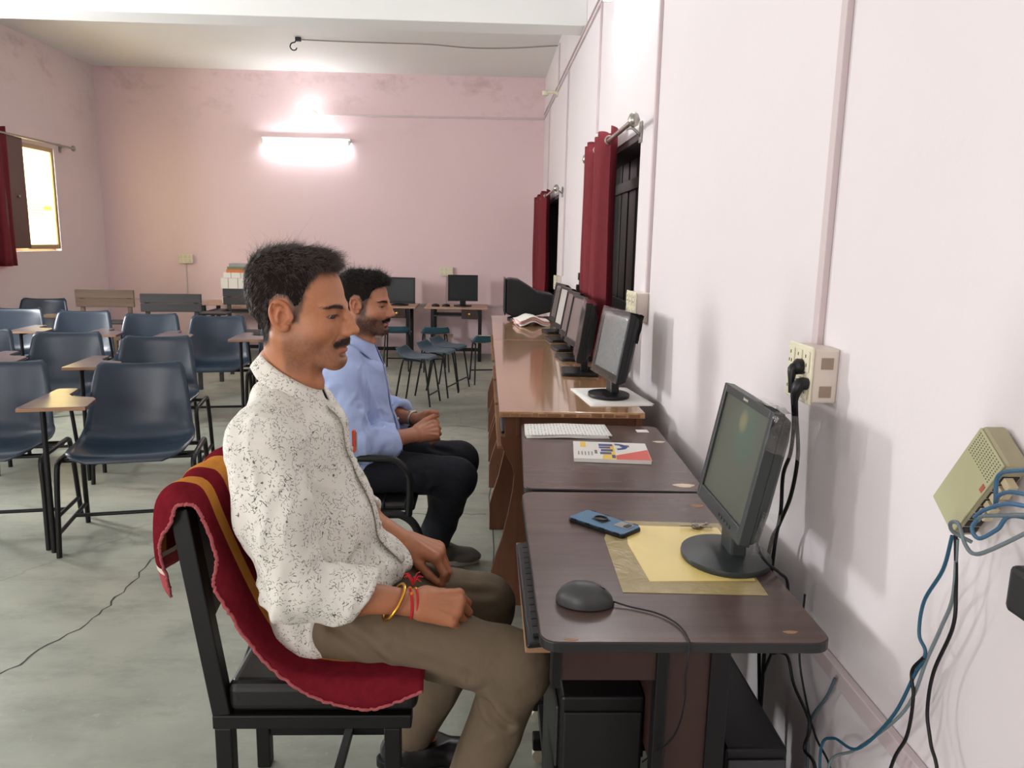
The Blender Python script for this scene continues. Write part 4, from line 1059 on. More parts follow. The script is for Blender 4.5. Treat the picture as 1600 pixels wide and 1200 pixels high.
# the near edge sags round the end of the chair back, then hangs over the side of the cushion
near = [(-.638, 1.50, .622), (-.630, 1.455, .70), (-.613, 1.42, .77), (-.592, 1.402, .815), (-.575, 1.400, .846), (-.557, 1.398, .856), (-.536, 1.398, .846), (-.512, 1.398, .80), (-.508, 1.400, .748), (-.510, 1.400, .70), (-.490, 1.400, .645), (-.455, 1.400, .58), (-.404, 1.399, .517), (-.330, 1.396, .460), (-.241, 1.394, .436), (-.178, 1.396, .443), (-.112, 1.402, .467)]
PM = catmull([(x, 1.5, z) for x, z in path], 5); PN = catmull(near, 5)
nP = len(PM)
tv = []; tf = []; tuv = []
NT = 30
for i in range(nP):
    s = i / (nP - 1); p, q = PM[i], PN[i]
    for j in range(NT):
        u = (j / (NT - 1)) ** 1.5
        y = q.y + u * (1.835 - q.y)
        w = min(1.0, u / (.13 if s < .6 else .13 - .085 * min(1, (s - .6) / .12))); w = 1 - (1 - w) ** 2.4
        fold = .006 * math.sin(22 * u + 5 * s) * (1 if s < .35 else .25) * w + .004 * (1 - w) * math.sin(s * 40)
        tv.append((q.x + (p.x - q.x) * w + fold * (s < .66), y, q.z + (p.z - q.z) * w + (fold * .3 if s >= .66 else 0)))
        tuv.append((s, u, 0))
for i in range(nP - 1):
    for j in range(NT - 1): tf.append((i * NT + j, (i + 1) * NT + j, (i + 1) * NT + j + 1, i * NT + j + 1))
tw = thing('towel', 'maroon towel with orange stripes draped over the black chair', 'towel', (-.4, 1.65, .48))
mb = MB(); mb._add([(x + .4, y - 1.65, z - .48) for x, y, z in tv], tf)
o = mb.build('cloth', TOWEL, tw, smooth=180, solid=.006)
at = o.data.attributes.new('tuv', 'FLOAT_VECTOR', 'POINT'); at.data.foreach_set('vector', np.array(tuv, dtype=np.float32).ravel())
rnd = random.Random(2)
edge = [Vector(tv[i * NT]) for i in range(nP)]
mb = MB(); mb.tube([(p.x + .4 + rnd.uniform(-.0015, .0015), p.y - 1.65 - .002 + rnd.uniform(-.0015, .0015), p.z - .48 + rnd.uniform(-.0015, .0015)) for p in catmull(edge, 3)], .0034, 7)
mb.build('frayed_edge', EDGE_T, tw, smooth=60)

# ------------------------------------------------------------------ black tubular armchair of the man in blue
t = thing('armchair', 'black tubular armchair with slatted seat under the man in blue', 'chair', (-.36, 2.82, 0))
def A(x, y, z): return (x + .36, y - 2.82, z)
for s in (-1, 1):
    yy = 2.82 + s * .255
    MB().tube([A(-.60, yy, .02), A(-.30, yy, .018), A(-.22, yy, .03), A(-.205, yy, .08), A(-.21, yy, .25), A(-.225, yy, .355), A(-.27, yy, .405), A(-.34, yy, .412), A(-.60, yy, .40)], .0145, 12, 5).build('side_frame', CHAIR_STEEL, t, smooth=60)
    MB().tube([A(-.255, yy, .41), A(-.25, yy, .50), A(-.255, yy, .555), A(-.29, yy, .60), A(-.34, yy, .612), A(-.50, yy, .612), A(-.60, yy, .60)], .013, 12, 5).build('armrest', BLACK_PLASTIC, t, smooth=60)
    MB().tube([A(-.57, yy * 1.0, .40), A(-.62, yy, .60), A(-.68, yy, .85)], .013, 10, 5).build('back_post', CHAIR_STEEL, t, smooth=60)
MB().tube([A(-.60, 2.565, .02), A(-.60, 3.075, .02)], .0145, 12).build('rear_floor_bar', CHAIR_STEEL, t, smooth=60)
MB().box(-.60 + .36, -.235 + .36, -.235, .235, .415, .448).build('seat_cushion', LEATHER, t, bevel=.012, seg=3)
for k in range(5): MB().tube([A(-.57 + k * .075, 2.578, .43), A(-.57 + k * .075, 2.590, .452), A(-.57 + k * .075, 2.70, .453)], .004, 6, 3).build('seat_seam', CHAIR_STEEL, t, smooth=60)
bp = MB(); bp._add([A(-.60, 2.59, .50), A(-.60, 3.05, .50), A(-.665, 3.05, .84), A(-.665, 2.59, .84), A(-.63, 2.59, .50), A(-.63, 3.05, .50), A(-.695, 3.05, .84), A(-.695, 2.59, .84)], [(0, 1, 2, 3), (4, 7, 6, 5), (0, 4, 5, 1), (1, 5, 6, 2), (2, 6, 7, 3), (3, 7, 4, 0)])
bp.build('back_cushion', LEATHER, t, bevel=.012)
# ------------------------------------------------------------------ implicit-surface modelling for the two seated people
class G:
    def __init__(s, lo, hi, h):
        s.lo = np.array(lo, np.float32); s.h = h
        s.n = np.ceil((np.array(hi) - s.lo) / h).astype(int) + 1
        s.f = np.full(s.n, .06, np.float32)
        s.ax = [(s.lo[i] + h * np.arange(s.n[i])).astype(np.float32) for i in range(3)]
    def sl(s, lo, hi):
        a = np.clip(np.floor((np.array(lo) - s.lo) / s.h).astype(int), 0, s.n); b = np.clip(np.ceil((np.array(hi) - s.lo) / s.h).astype(int) + 1, 0, s.n)
        sl = tuple(slice(int(i), int(j)) for i, j in zip(a, b))
        X, Y, Z = np.ix_(*[s.ax[i][sl[i]] for i in range(3)])
        return sl, X, Y, Z
    def add(s, prim, k=.01):
        fn, lo, hi = prim
        sl, X, Y, Z = s.sl(np.array(lo) - k - .03, np.array(hi) + k + .03)
        a = s.f[sl]
        if a.size == 0: return s
        b = fn(X, Y, Z)
        if k <= 0: s.f[sl] = np.minimum(a, b); return s
        h = np.clip(.5 + .5 * (b - a) / k, 0, 1)
        s.f[sl] = a * h + b * (1 - h) - k * h * (1 - h) if False else (b * (1 - h) + a * h) - k * h * (1 - h) if False else _smin(a, b, k)
        return s
    def sub(s, prim, k=.005):
        fn, lo, hi = prim
        sl, X, Y, Z = s.sl(np.array(lo) - k - .01, np.array(hi) + k + .01)
        a = s.f[sl]
        if a.size == 0: return s
        s.f[sl] = -_smin(-a, fn(X, Y, Z), max(k, 1e-4))
        return s
    def keep(s, fn, k=.003):
        X, Y, Z = np.ix_(*s.ax)
        s.f = -_smin(-s.f, -fn(X, Y, Z), k).astype(np.float32)
        return s
    def mesh(s, smooth=2):
        return surface_nets(s.f, s.lo, s.h, smooth)

def _smin(a, b, k):
    h = np.clip(.5 + .5 * (a - b) / k, 0, 1)
    return a + (b - a) * h - k * h * (1 - h)

def cone(a, b, ra, rb, flat=None, plane=None):
    """tapered capsule; flat=(axis, factor) squashes it along an axis; plane=(point, normal) cuts away the side the normal points to"""
    a = np.array(a, np.float32); b = np.array(b, np.float32); ba = b - a; L2 = float(ba @ ba) + 1e-12
    def fn(X, Y, Z):
        px, py, pz = X - a[0], Y - a[1], Z - a[2]
        t = np.clip((px * ba[0] + py * ba[1] + pz * ba[2]) / L2, 0, 1)
        qx, qy, qz = px - t * ba[0], py - t * ba[1], pz - t * ba[2]
        if flat is not None:
            n = np.array(flat[0], np.float32); n = n / np.linalg.norm(n); q = flat[1] - 1
            d = qx * n[0] + qy * n[1] + qz * n[2]
            qx, qy, qz = qx + n[0] * d * q, qy + n[1] * d * q, qz + n[2] * d * q
        r = np.sqrt(qx * qx + qy * qy + qz * qz) - (ra + (rb - ra) * t)
        if plane is not None:
            p, n = np.array(plane[0], np.float32), np.array(plane[1], np.float32); n = n / np.linalg.norm(n)
            r = np.maximum(r, (X - p[0]) * n[0] + (Y - p[1]) * n[1] + (Z - p[2]) * n[2])
        return r
    m = max(ra, rb)
    return fn, np.minimum(a, b) - m, np.maximum(a, b) + m

def ell(c, r, rot=None):
    c = np.array(c, np.float32); r = np.array(r, np.float32)
    R3 = np.eye(3, dtype=np.float32) if rot is None else np.array(Matrix.Rotation(rot[1], 3, rot[0]).transposed(), dtype=np.float32)
    def fn(X, Y, Z):
        x, y, z = X - c[0], Y - c[1], Z - c[2]
        u = (R3[0, 0] * x + R3[0, 1] * y + R3[0, 2] * z) / r[0]; v = (R3[1, 0] * x + R3[1, 1] * y + R3[1, 2] * z) / r[1]; w = (R3[2, 0] * x + R3[2, 1] * y + R3[2, 2] * z) / r[2]
        k0 = np.sqrt(u * u + v * v + w * w); k1 = np.sqrt((u / r[0]) ** 2 + (v / r[1]) ** 2 + (w / r[2]) ** 2) + 1e-9
        return k0 * (k0 - 1) / k1
    m = r if rot is None else np.full(3, r.max())
    return fn, c - m, c + m

def surface_nets(f, lo, h, smooth=2):
    ins = f < 0
    nx, ny, nz = f.shape
    c = np.zeros((nx - 1, ny - 1, nz - 1), np.int8)
    for i in (0, 1):
        for j in (0, 1):
            for k in (0, 1): c += ins[i:nx - 1 + i, j:ny - 1 + j, k:nz - 1 + k]
    act = (c > 0) & (c < 8)
    idx = np.argwhere(act)
    ids = np.full(act.shape, -1, np.int32); ids[act] = np.arange(len(idx), dtype=np.int32)
    P = np.zeros((len(idx), 3), np.float64); cnt = np.zeros(len(idx))
    corner = [(i, j, k) for i in (0, 1) for j in (0, 1) for k in (0, 1)]
    val = {q: f[idx[:, 0] + q[0], idx[:, 1] + q[1], idx[:, 2] + q[2]].astype(np.float64) for q in corner}
    for a in corner:
        for d in range(3):
            if a[d] == 1: continue
            b = list(a); b[d] = 1; b = tuple(b)
            va, vb = val[a], val[b]
            m = (va < 0) != (vb < 0)
            t = np.where(m, va / np.where(np.abs(va - vb) < 1e-12, 1, va - vb), 0)
            p = np.array(a, float)[None, :].repeat(len(idx), 0); p[:, d] += t
            P[m] += p[m]; cnt[m] += 1
    P = (idx + P / np.maximum(cnt, 1)[:, None]) * h + np.asarray(lo, np.float64)[None, :]
    quads = []
    for d in range(3):
        o1, o2 = [(1, 2), (2, 0), (0, 1)][d]
        sa = [slice(1, None)] * 3; sb = [slice(1, None)] * 3
        A = ins.copy(); 
        s0 = [slice(None)] * 3; s1 = [slice(None)] * 3; s0[d] = slice(0, -1); s1[d] = slice(1, None)
        e = ins[tuple(s0)] != ins[tuple(s1)]
        E = np.argwhere(e)
        E = E[(E[:, o1] > 0) & (E[:, o2] > 0) & (E[:, o1] < f.shape[o1] - 1) & (E[:, o2] < f.shape[o2] - 1)]
        if len(E) == 0: continue
        flip = ins[E[:, 0], E[:, 1], E[:, 2]]
        def cid(da, db):
            q = E.copy(); q[:, o1] -= da; q[:, o2] -= db
            return ids[q[:, 0], q[:, 1], q[:, 2]]
        q = np.stack([cid(1, 1), cid(0, 1), cid(0, 0), cid(1, 0)], 1)
        q[~flip] = q[~flip][:, ::-1]
        quads.append(q)
    Q = np.concatenate(quads) if quads else np.zeros((0, 4), int)
    Q = Q[(Q >= 0).all(1)]
    for it in range(smooth):
        acc = np.zeros_like(P); n = np.zeros(len(P))
        for a, b in ((0, 1), (1, 2), (2, 3), (3, 0)):
            for u, v in ((a, b), (b, a)):
                for d in range(3): acc[:, d] += np.bincount(Q[:, u], P[Q[:, v], d], len(P))
                n += np.bincount(Q[:, u], minlength=len(P))
        lap = acc / np.maximum(n, 1)[:, None] - P
        P = P + lap * (.5 if it % 2 == 0 else -.34)
    return P, Q

def vnormals(P, Q):
    fn = np.cross(P[Q[:, 2]] - P[Q[:, 0]], P[Q[:, 3]] - P[Q[:, 1]])
    N_ = np.zeros_like(P)
    for k in range(4):
        for d in range(3): N_[:, d] += np.bincount(Q[:, k], fn[:, d], len(P))
    return N_ / (np.linalg.norm(N_, axis=1)[:, None] + 1e-12)

_rs = np.random.RandomState(7); _tab = _rs.rand(32, 32, 32).astype(np.float64)
def vnoise(P, scale):
    p = P * np.asarray(scale)[None, :] if np.ndim(scale) else P * scale
    i = np.floor(p).astype(int); t = p - i; t = t * t * (3 - 2 * t)
    out = np.zeros(len(p))
    for a in (0, 1):
        for b in (0, 1):
            for c in (0, 1):
                w = (t[:, 0] if a else 1 - t[:, 0]) * (t[:, 1] if b else 1 - t[:, 1]) * (t[:, 2] if c else 1 - t[:, 2])
                out += w * _tab[(i[:, 0] + a) % 32, (i[:, 1] + b) % 32, (i[:, 2] + c) % 32]
    return out * 2 - 1

def np_mesh(name, P, Q, mat, parent=None, col=None, smooth=True, attrs=None):
    me = bpy.data.meshes.new(name)
    me.vertices.add(len(P)); me.vertices.foreach_set('co', np.asarray(P, np.float32).ravel())
    k = Q.shape[1]
    me.loops.add(len(Q) * k); me.loops.foreach_set('vertex_index', Q.astype(np.int32).ravel())
    me.polygons.add(len(Q)); me.polygons.foreach_set('loop_start', np.arange(0, len(Q) * k, k, dtype=np.int32))
    me.update(calc_edges=True); me.validate()
    if smooth: me.shade_smooth()
    if col is not None:
        a = me.attributes.new('Col', 'FLOAT_COLOR', 'POINT')
        a.data.foreach_set('color', np.concatenate([col, np.ones((len(col), 1))], 1).astype(np.float32).ravel())
    for an, av in (attrs or {}).items():
        a = me.attributes.new(an, 'FLOAT_VECTOR', 'POINT'); a.data.foreach_set('vector', np.asarray(av, np.float32).ravel())
    o = bpy.data.objects.new(name, me); COL.objects.link(o)
    me.materials.append(mat)
    if parent is not None: o.parent = parent
    return o

def lin(r, g, b): return np.array(srgb(r, g, b)[:3])
def sstep(a, b, x): t = np.clip((x - a) / (b - a), 0, 1); return t * t * (3 - 2 * t)

def poly_sdf(pts, x, z):
    """signed distance to a polygon in the x-z plane, negative inside"""
    d = np.full(np.broadcast(x, z).shape, 1e9); inside = np.zeros(d.shape, bool)
    n = len(pts)
    for i in range(n):
        x0, z0 = pts[i]; x1, z1 = pts[(i + 1) % n]
        ex, ez = x1 - x0, z1 - z0
        t = np.clip(((x - x0) * ex + (z - z0) * ez) / (ex * ex + ez * ez), 0, 1)
        d = np.minimum(d, np.sqrt((x - x0 - t * ex) ** 2 + (z - z0 - t * ez) ** 2))
        c = ((z0 <= z) & (z < z1)) | ((z1 <= z) & (z < z0))
        if abs(ez) > 1e-9: inside ^= c & (x < x0 + (z - z0) / ez * ex)
    return np.where(inside, -d, d)

# ---- head in its own frame: x to the face, y to the person's left, z up, eyes at z=0
def head_grid(h=.0019, jaw=1.0, nose=1.0):
    g = G((-.125, -.1, -.215), (.145, .1, .135), h)
    g.add(ell((-.012, 0, .034), (.091, .0735, .081)), .01)
    g.add(ell((.030, 0, .044), (.060, .0620, .060)), .03)
    g.add(ell((.040, 0, -.012), (.057, .0610, .068)), .03)
    g.add(ell((.066, 0, -.062), (.034, .036, .040)), .03)
    for s in (-1, 1):
        g.add(cone((.000, s * .050, -.052), (.078 * jaw, s * .014, -.094), .020, .015), .03)
        g.add(ell((.060, s * .044, -.026), (.028, .021, .022)), .02)
        g.add(ell((.030, s * .052, -.048), (.030, .014, .026)), .02)
    g.add(ell((.084 * jaw, 0, -.094), (.016, .021, .017)), .018)
    # neck
    g.add(cone((-.012, 0, -.045), (-.020, 0, -.215), .053, .058), .020)
    g.add(cone((.016, 0, -.088), (.004, 0, -.215), .030, .038), .03)
    for s in (-1, 1): g.add(cone((-.018, s * .050, -.05), (.018, s * .022, -.20), .013, .013), .02)
    g.add(ell((.048, 0, -.148), (.010, .011, .015)), .015)
    # brow, sockets, eyes
    for s in (-1, 1):
        g.add(cone((.0915, s * .012, .016), (.076, s * .047, .017), .0105, .010), .012)
        g.sub(ell((.105, s * .033, -.003), (.022, .019, .0125)), .012)
        g.add(ell((.0760, s * .0330, -.001), (.0152, .0155, .0142)), .005)
        g.add(cone((.0890, s * .020, .0058), (.0795, s * .0475, .0036), .0036, .0032), .004)     # upper lid fold
        g.sub(ell((.0895, s * .0345, -.0022), (.0160, .0160, .0034)), .0010)                     # lid opening
    # nose
    g.add(cone((.0985, 0, .010), (.1185 * nose, 0, -.027), .0082, .0088), .007)
    g.add(ell((.1080 * nose, 0, -.009), (.0085, .0075, .0120)), .008)
    g.add(ell((.1210 * nose, 0, -.0315), (.0102, .0102, .0090)), .006)
    for s in (-1, 1):
        g.add(ell((.1085 * nose, s * .0128, -.0355), (.0130, .0068, .0082)), .005)
        g.add(ell((.1030 * nose, s * .0095, -.024), (.0110, .0075, .0130)), .006)
        g.sub(ell((.1130 * nose, s * .0064, -.0425), (.0062, .0034, .0030)), .002)
        g.sub(cone((.0955, s * .0245, -.043), (.0885, s * .0315, -.058), .0012, .0012), .007)        # fold beside the mouth
    g.add(cone((.104, 0, -.039), (.099, 0, -.054), .007, .008), .012)
    # lips
    g.add(ell((.0985, 0, -.0620), (.0080, .021, .0056)), .006)
    g.add(ell((.0970, 0, -.0735), (.0078, .0180, .0058)), .006)
    g.sub(ell((.1045, 0, -.0676), (.0080, .0240, .0010)), .002)
    g.sub(ell((.0985, 0, -.0835), (.0070, .020, .0038)), .008)
    # ears
    for s in (-1, 1):
        rim = [(.013, -.004), (.0125, .010), (.006, .022), (-.006, .030), (-.018, .028), (-.025, .017), (-.026, .002), (-.022, -.013), (-.014, -.025), (-.005, -.033), (.004, -.032), (.008, -.024)]
        rim = [(v[0], v[2]) for v in catmull([(x, 0, z) for x, z in rim], 4)]
        rim = [(x * .84, z * .86 - .001) for x, z in rim]
        yo = lambda x: s * (.0725 + .014 * min(1.0, max(0.0, (.013 - x) / .04)))
        g.add(cone((.004, s * .066, -.004), (-.012, s * .077, -.002), .018, .019, flat=((-.45, s * 1.0, 0), 2.6)), .006)
        for (x0, z0), (x1, z1) in zip(rim[:-1], rim[1:]):
            g.add(cone((x0, yo(x0), z0), (x1, yo(x1), z1), .0038, .0038), .0025)
        g.add(cone((-.006, s * .078, .014), (-.012, s * .080, -.012), .0036, .0034), .004)
        g.add(ell((.000, s * .0745, -.0265), (.0085, .0050, .0080)), .005)
        g.sub(ell((.001, s * .085, -.004), (.0085, .0110, .0130)), .003)
        g.sub(ell((-.017, s * .089, .012), (.0036, .0095, .0125)), .003)
        g.add(ell((.0125, s * .0725, -.006), (.0045, .0050, .0070)), .003)
    return g

def head_colors(P, skin, stub, beard, hairline=None, hairc=None):
    x, y, z = P[:, 0], P[:, 1], P[:, 2]
    c = np.tile(skin, (len(P), 1))
    n = vnoise(P, 60) * .5 + vnoise(P, 140) * .5
    c *= (1 + .05 * n + .06 * vnoise(P, 18))[:, None]
    # warmer ears, nose and cheeks
    ear = sstep(.070, .080, np.abs(y)) * sstep(.035, .02, np.abs(z))
    c = c * (1 - ear[:, None]) + ear[:, None] * c * np.array([1.02, .92, .90])
    # shaved or bearded zone: jaw, chin, upper lip
    line = -.030 - .30 * np.clip(x - .02, 0, .03) - .35 * np.clip(x - .055, 0, .05)
    jawm = sstep(.014, -.024, z - line) * sstep(.000, .015, x + .012) * sstep(-.135, -.105, z)
    lipm = np.exp(-((z + .052) / .008) ** 2) * sstep(.030, .022, np.abs(y)) * sstep(.085, .092, x)
    m = np.clip(np.maximum(jawm, lipm) * (beard + .18 * n + .16 * vnoise(P, 420)), 0, 1)
    mouth = sstep(.024, .019, np.abs(y)) * sstep(.0115, .0085, np.abs(z + .0678)) * sstep(.088, .093, x)
    m *= (1 - mouth)
    c = c * (1 - m[:, None]) + stub * m[:, None]
    lip = lin(168, 96, 82)
    c = c * (1 - .75 * mouth[:, None]) + lip * (.75 * mouth[:, None])
    if hairline is not None:
        pd = poly_sdf(hairline, x, z)
        hm = sstep(.010, -.006, pd + .0035 * vnoise(P, 90)) * (np.abs(y) < .0745) * sstep(-.075, -.05, z)
        hm = hm * .85
        c = c * (1 - hm[:, None]) + hairc * hm[:, None]
    e = np.sqrt(((x - .0895) / .0160) ** 2 + ((np.abs(y) - .0345) / .0160) ** 2 + ((z + .0022) / .0034) ** 2)
    dk = sstep(1.55, 1.15, e) * (x > .07) * .6
    c = c * (1 - dk[:, None]) + lin(52, 34, 28) * dk[:, None]
    lid = np.exp(-((z - .000) / .010) ** 2) * np.exp(-((np.abs(y) - .033) / .016) ** 2) * sstep(.07, .08, x)
    c *= (1 - .22 * lid)[:, None]
    return c

def skin_mat(name):
    m, nt, b = nodes_of(name)
    at = N(nt, 'ShaderNodeAttribute'); at.attribute_name = 'Col'
    v = coords(nt)
    c = mixcol(nt, mathn(nt, 'MULTIPLY', noise(nt, v, 220, 4), .22), at.outputs['Color'], (.10, .045, .025, 1))
    nt.links.new(c, b.inputs['Base Color'])
    b.inputs['Roughness'].default_value = .46; b.inputs['Specular IOR Level'].default_value = .42
    b.inputs['Subsurface Weight'].default_value = .06; b.inputs['Subsurface Radius'].default_value = (.006, .002, .001); b.inputs['Subsurface Scale'].default_value = .6
    bump(nt, b, noise(nt, v, 420, 3), .12, .001)
    return m
SKIN = skin_mat('skin')
def hair_mat(name, rgb):
    m, nt, b = nodes_of(name)
    v = coords(nt)
    nt.links.new(mixcol(nt, noise(nt, v, 90, 3), srgb(*rgb), srgb(*[int(k * 1.7) for k in rgb])), b.inputs['Base Color'])
    b.inputs['Roughness'].default_value = .38; b.inputs['Specular IOR Level'].default_value = .5
    bump(nt, b, noise(nt, coords(nt, (1, 1, 1)), 260, 4), .5, .003)
    return m
HAIR1 = hair_mat('dark_brown_black_hair', (58, 50, 46)); HAIR2 = hair_mat('black_hair', (18, 16, 16))

def strands(pts, dirs, length, width, curl, seed, n=5, hug=0.0, nrm=None):
    """tapered three-sided hairs; returns verts and quads"""
    rs = np.random.RandomState(seed); M = len(pts)
    d = dirs / (np.linalg.norm(dirs, axis=1)[:, None] + 1e-9)
    side = np.cross(d, rs.randn(M, 3)); side /= (np.linalg.norm(side, axis=1)[:, None] + 1e-9)
    oth = np.cross(d, side)
    L = length * (0.6 + .8 * rs.rand(M)); bend = curl * (rs.randn(M, 1) * side + .6 * rs.randn(M, 1) * oth)
    V = []
    for k in range(n):
        t = k / (n - 1)
        c = pts + d * (L * t)[:, None] + bend * (L * t * t)[:, None]
        if hug and nrm is not None: c = c - nrm * (hug * (L * t) ** 2 / .15)[:, None]
        w = width * (1 - .85 * t)
        for a in range(3):
            ang = 2 * math.pi * a / 3
            V.append(c + side * (w * math.cos(ang)) + oth * (w * math.sin(ang)))
    V = np.stack(V, 1).reshape(-1, 3)        # M, n*3
    q = []
    for k in range(n - 1):
        for a in range(3): q.append((k * 3 + a, k * 3 + (a + 1) % 3, (k + 1) * 3 + (a + 1) % 3, (k + 1) * 3 + a))
    q = np.array(q)
    Q = (q[None, :, :] + (np.arange(M) * n * 3)[:, None, None]).reshape(-1, 4)
    return V, Q

def sample_surface(P, Q, n, seed, weight=None):
    rs = np.random.RandomState(seed)
    a = np.linalg.norm(np.cross(P[Q[:, 2]] - P[Q[:, 0]], P[Q[:, 3]] - P[Q[:, 1]]), axis=1)
    c = P[Q].mean(1)
    if weight is not None: a = a * weight(c)
    i = rs.choice(len(Q), n, p=a / a.sum())
    u, v = rs.rand(n, 1), rs.rand(n, 1)
    p = (P[Q[i, 0]] * (1 - u) + P[Q[i, 1]] * u) * (1 - v) + (P[Q[i, 3]] * (1 - u) + P[Q[i, 2]] * u) * v
    nn = vnormals(P, Q)[Q[i, 0]]
    return p, nn

def hand(g, wrist, d, n, sgn, curls, spread=.05, thumb=(.55, .35, .25), scale=1.0, thumb_in=.35):
    """wrist point, direction of the fingers, back-of-hand normal, sgn = +1 when the thumb lies towards n x d"""
    d = np.array(d, float); d /= np.linalg.norm(d); n = np.array(n, float); n -= d * (n @ d); n /= np.linalg.norm(n)
    s = np.cross(n, d) * sgn; w = np.array(wrist, float); S = scale
    off = [.030, .010, -.011, -.030]; ln = [.090, .093, .088, .079]
    seg = [(.043, .026, .021), (.047, .030, .022), (.043, .028, .022), (.034, .021, .020)]
    rad = [.0098, .0100, .0094, .0084]
    tips = []
    g.add(cone(w - d * .01, w + d * .03 * S, .027 * S, .026 * S, flat=(n, 1.55)), .012)
    for i in range(4):
        m = w + (d * ln[i] + s * off[i] - n * (.003 if i in (0, 3) else 0)) * S
        g.add(cone(w + s * off[i] * .45 * S + d * .012 * S, m, .0185 * S, .0128 * S), .012)
        g.add(ell(m + n * .0025 * S, np.array([.0105, .0105, .0105]) * S), .006)
        a = 0.0; p = m; sp = spread * (1.5 - i)
        for j in range(3):
            a += curls[i][j]
            dr = d * math.cos(a) - n * math.sin(a) + s * sp * math.cos(a); dr /= np.linalg.norm(dr)
            q = p + dr * seg[i][j] * S
            r0 = rad[i] * (1 - .08 * j) * S; r1 = rad[i] * (1 - .08 * (j + 1)) * S
            g.add(cone(p, q, r0, r1), .0035 if j else .007)
            p = q
        tips.append((p, dr))
    # thumb leaves the side of the palm near its base
    b = w + (d * .022 + s * .026 - n * .006) * S
    a0, a1, a2 = thumb
    t1 = d * math.cos(a0) + s * math.sin(a0) - n * thumb_in; t1 /= np.linalg.norm(t1)
    p1 = b + t1 * .044 * S
    g.add(cone(b, p1, .0165 * S, .0120 * S), .012)
    t2 = t1 * math.cos(a1) + (d * .8 - s * .5 - n * .3) * math.sin(a1); t2 /= np.linalg.norm(t2); p2 = p1 + t2 * .033 * S
    g.add(cone(p1, p2, .0112 * S, .0102 * S), .004)
    t3 = t2 * math.cos(a2) + (d * .7 - s * .6 - n * .3) * math.sin(a2); t3 /= np.linalg.norm(t3); p3 = p2 + t3 * .026 * S
    g.add(cone(p2, p3, .0104 * S, .0085 * S), .003)
    # heel and ball of the thumb
    g.add(cone(w + (d * .02 + s * .018 - n * .008) * S, w + (d * .055 + s * .022 - n * .010) * S, .016 * S, .013 * S), .012)
    g.add(cone(w + (d * .015 - s * .018 - n * .006) * S, w + (d * .06 - s * .024 - n * .007) * S, .015 * S, .012 * S), .012)
    for i in range(4):       # knuckle tendons
        m = w + (d * (ln[i] - .004) + s * off[i] + n * .0105) * S
        g.add(cone(w + (d * .03 + s * off[i] * .5 + n * .0155) * S, m, .0022 * S, .0030 * S), .006)
    return tips
def rot_head(yaw, pitch=0.0, rollz=0.0):
    return np.array(Matrix.Rotation(yaw, 3, 'Z') @ Matrix.Rotation(pitch, 3, 'Y') @ Matrix.Rotation(rollz, 3, 'X'))

HAIRLINE1 = [(.078, .092), (.058, .084), (.047, .066), (.040, .040), (.036, .024), (.031, .004), (.026, -.014), (.016, -.014), (.015, .024), (.006, .036), (-.014, .038), (-.029, .026), (-.034, -.004), (-.036, -.035), (-.042, -.062), (-.16, -.090), (-.16, .25), (.10, .25), (.112, .112)]
HAIRLINE2 = [(.082, .076), (.064, .070), (.052, .052), (.048, .030), (.040, .018), (.035, -.005), (.031, -.040), (.014, -.040), (.014, .024), (.006, .036), (-.014, .038), (-.029, .026), (-.034, -.004), (-.036, -.038), (-.044, -.062), (-.16, -.080), (-.16, .25), (.12, .25), (.120, .100)]

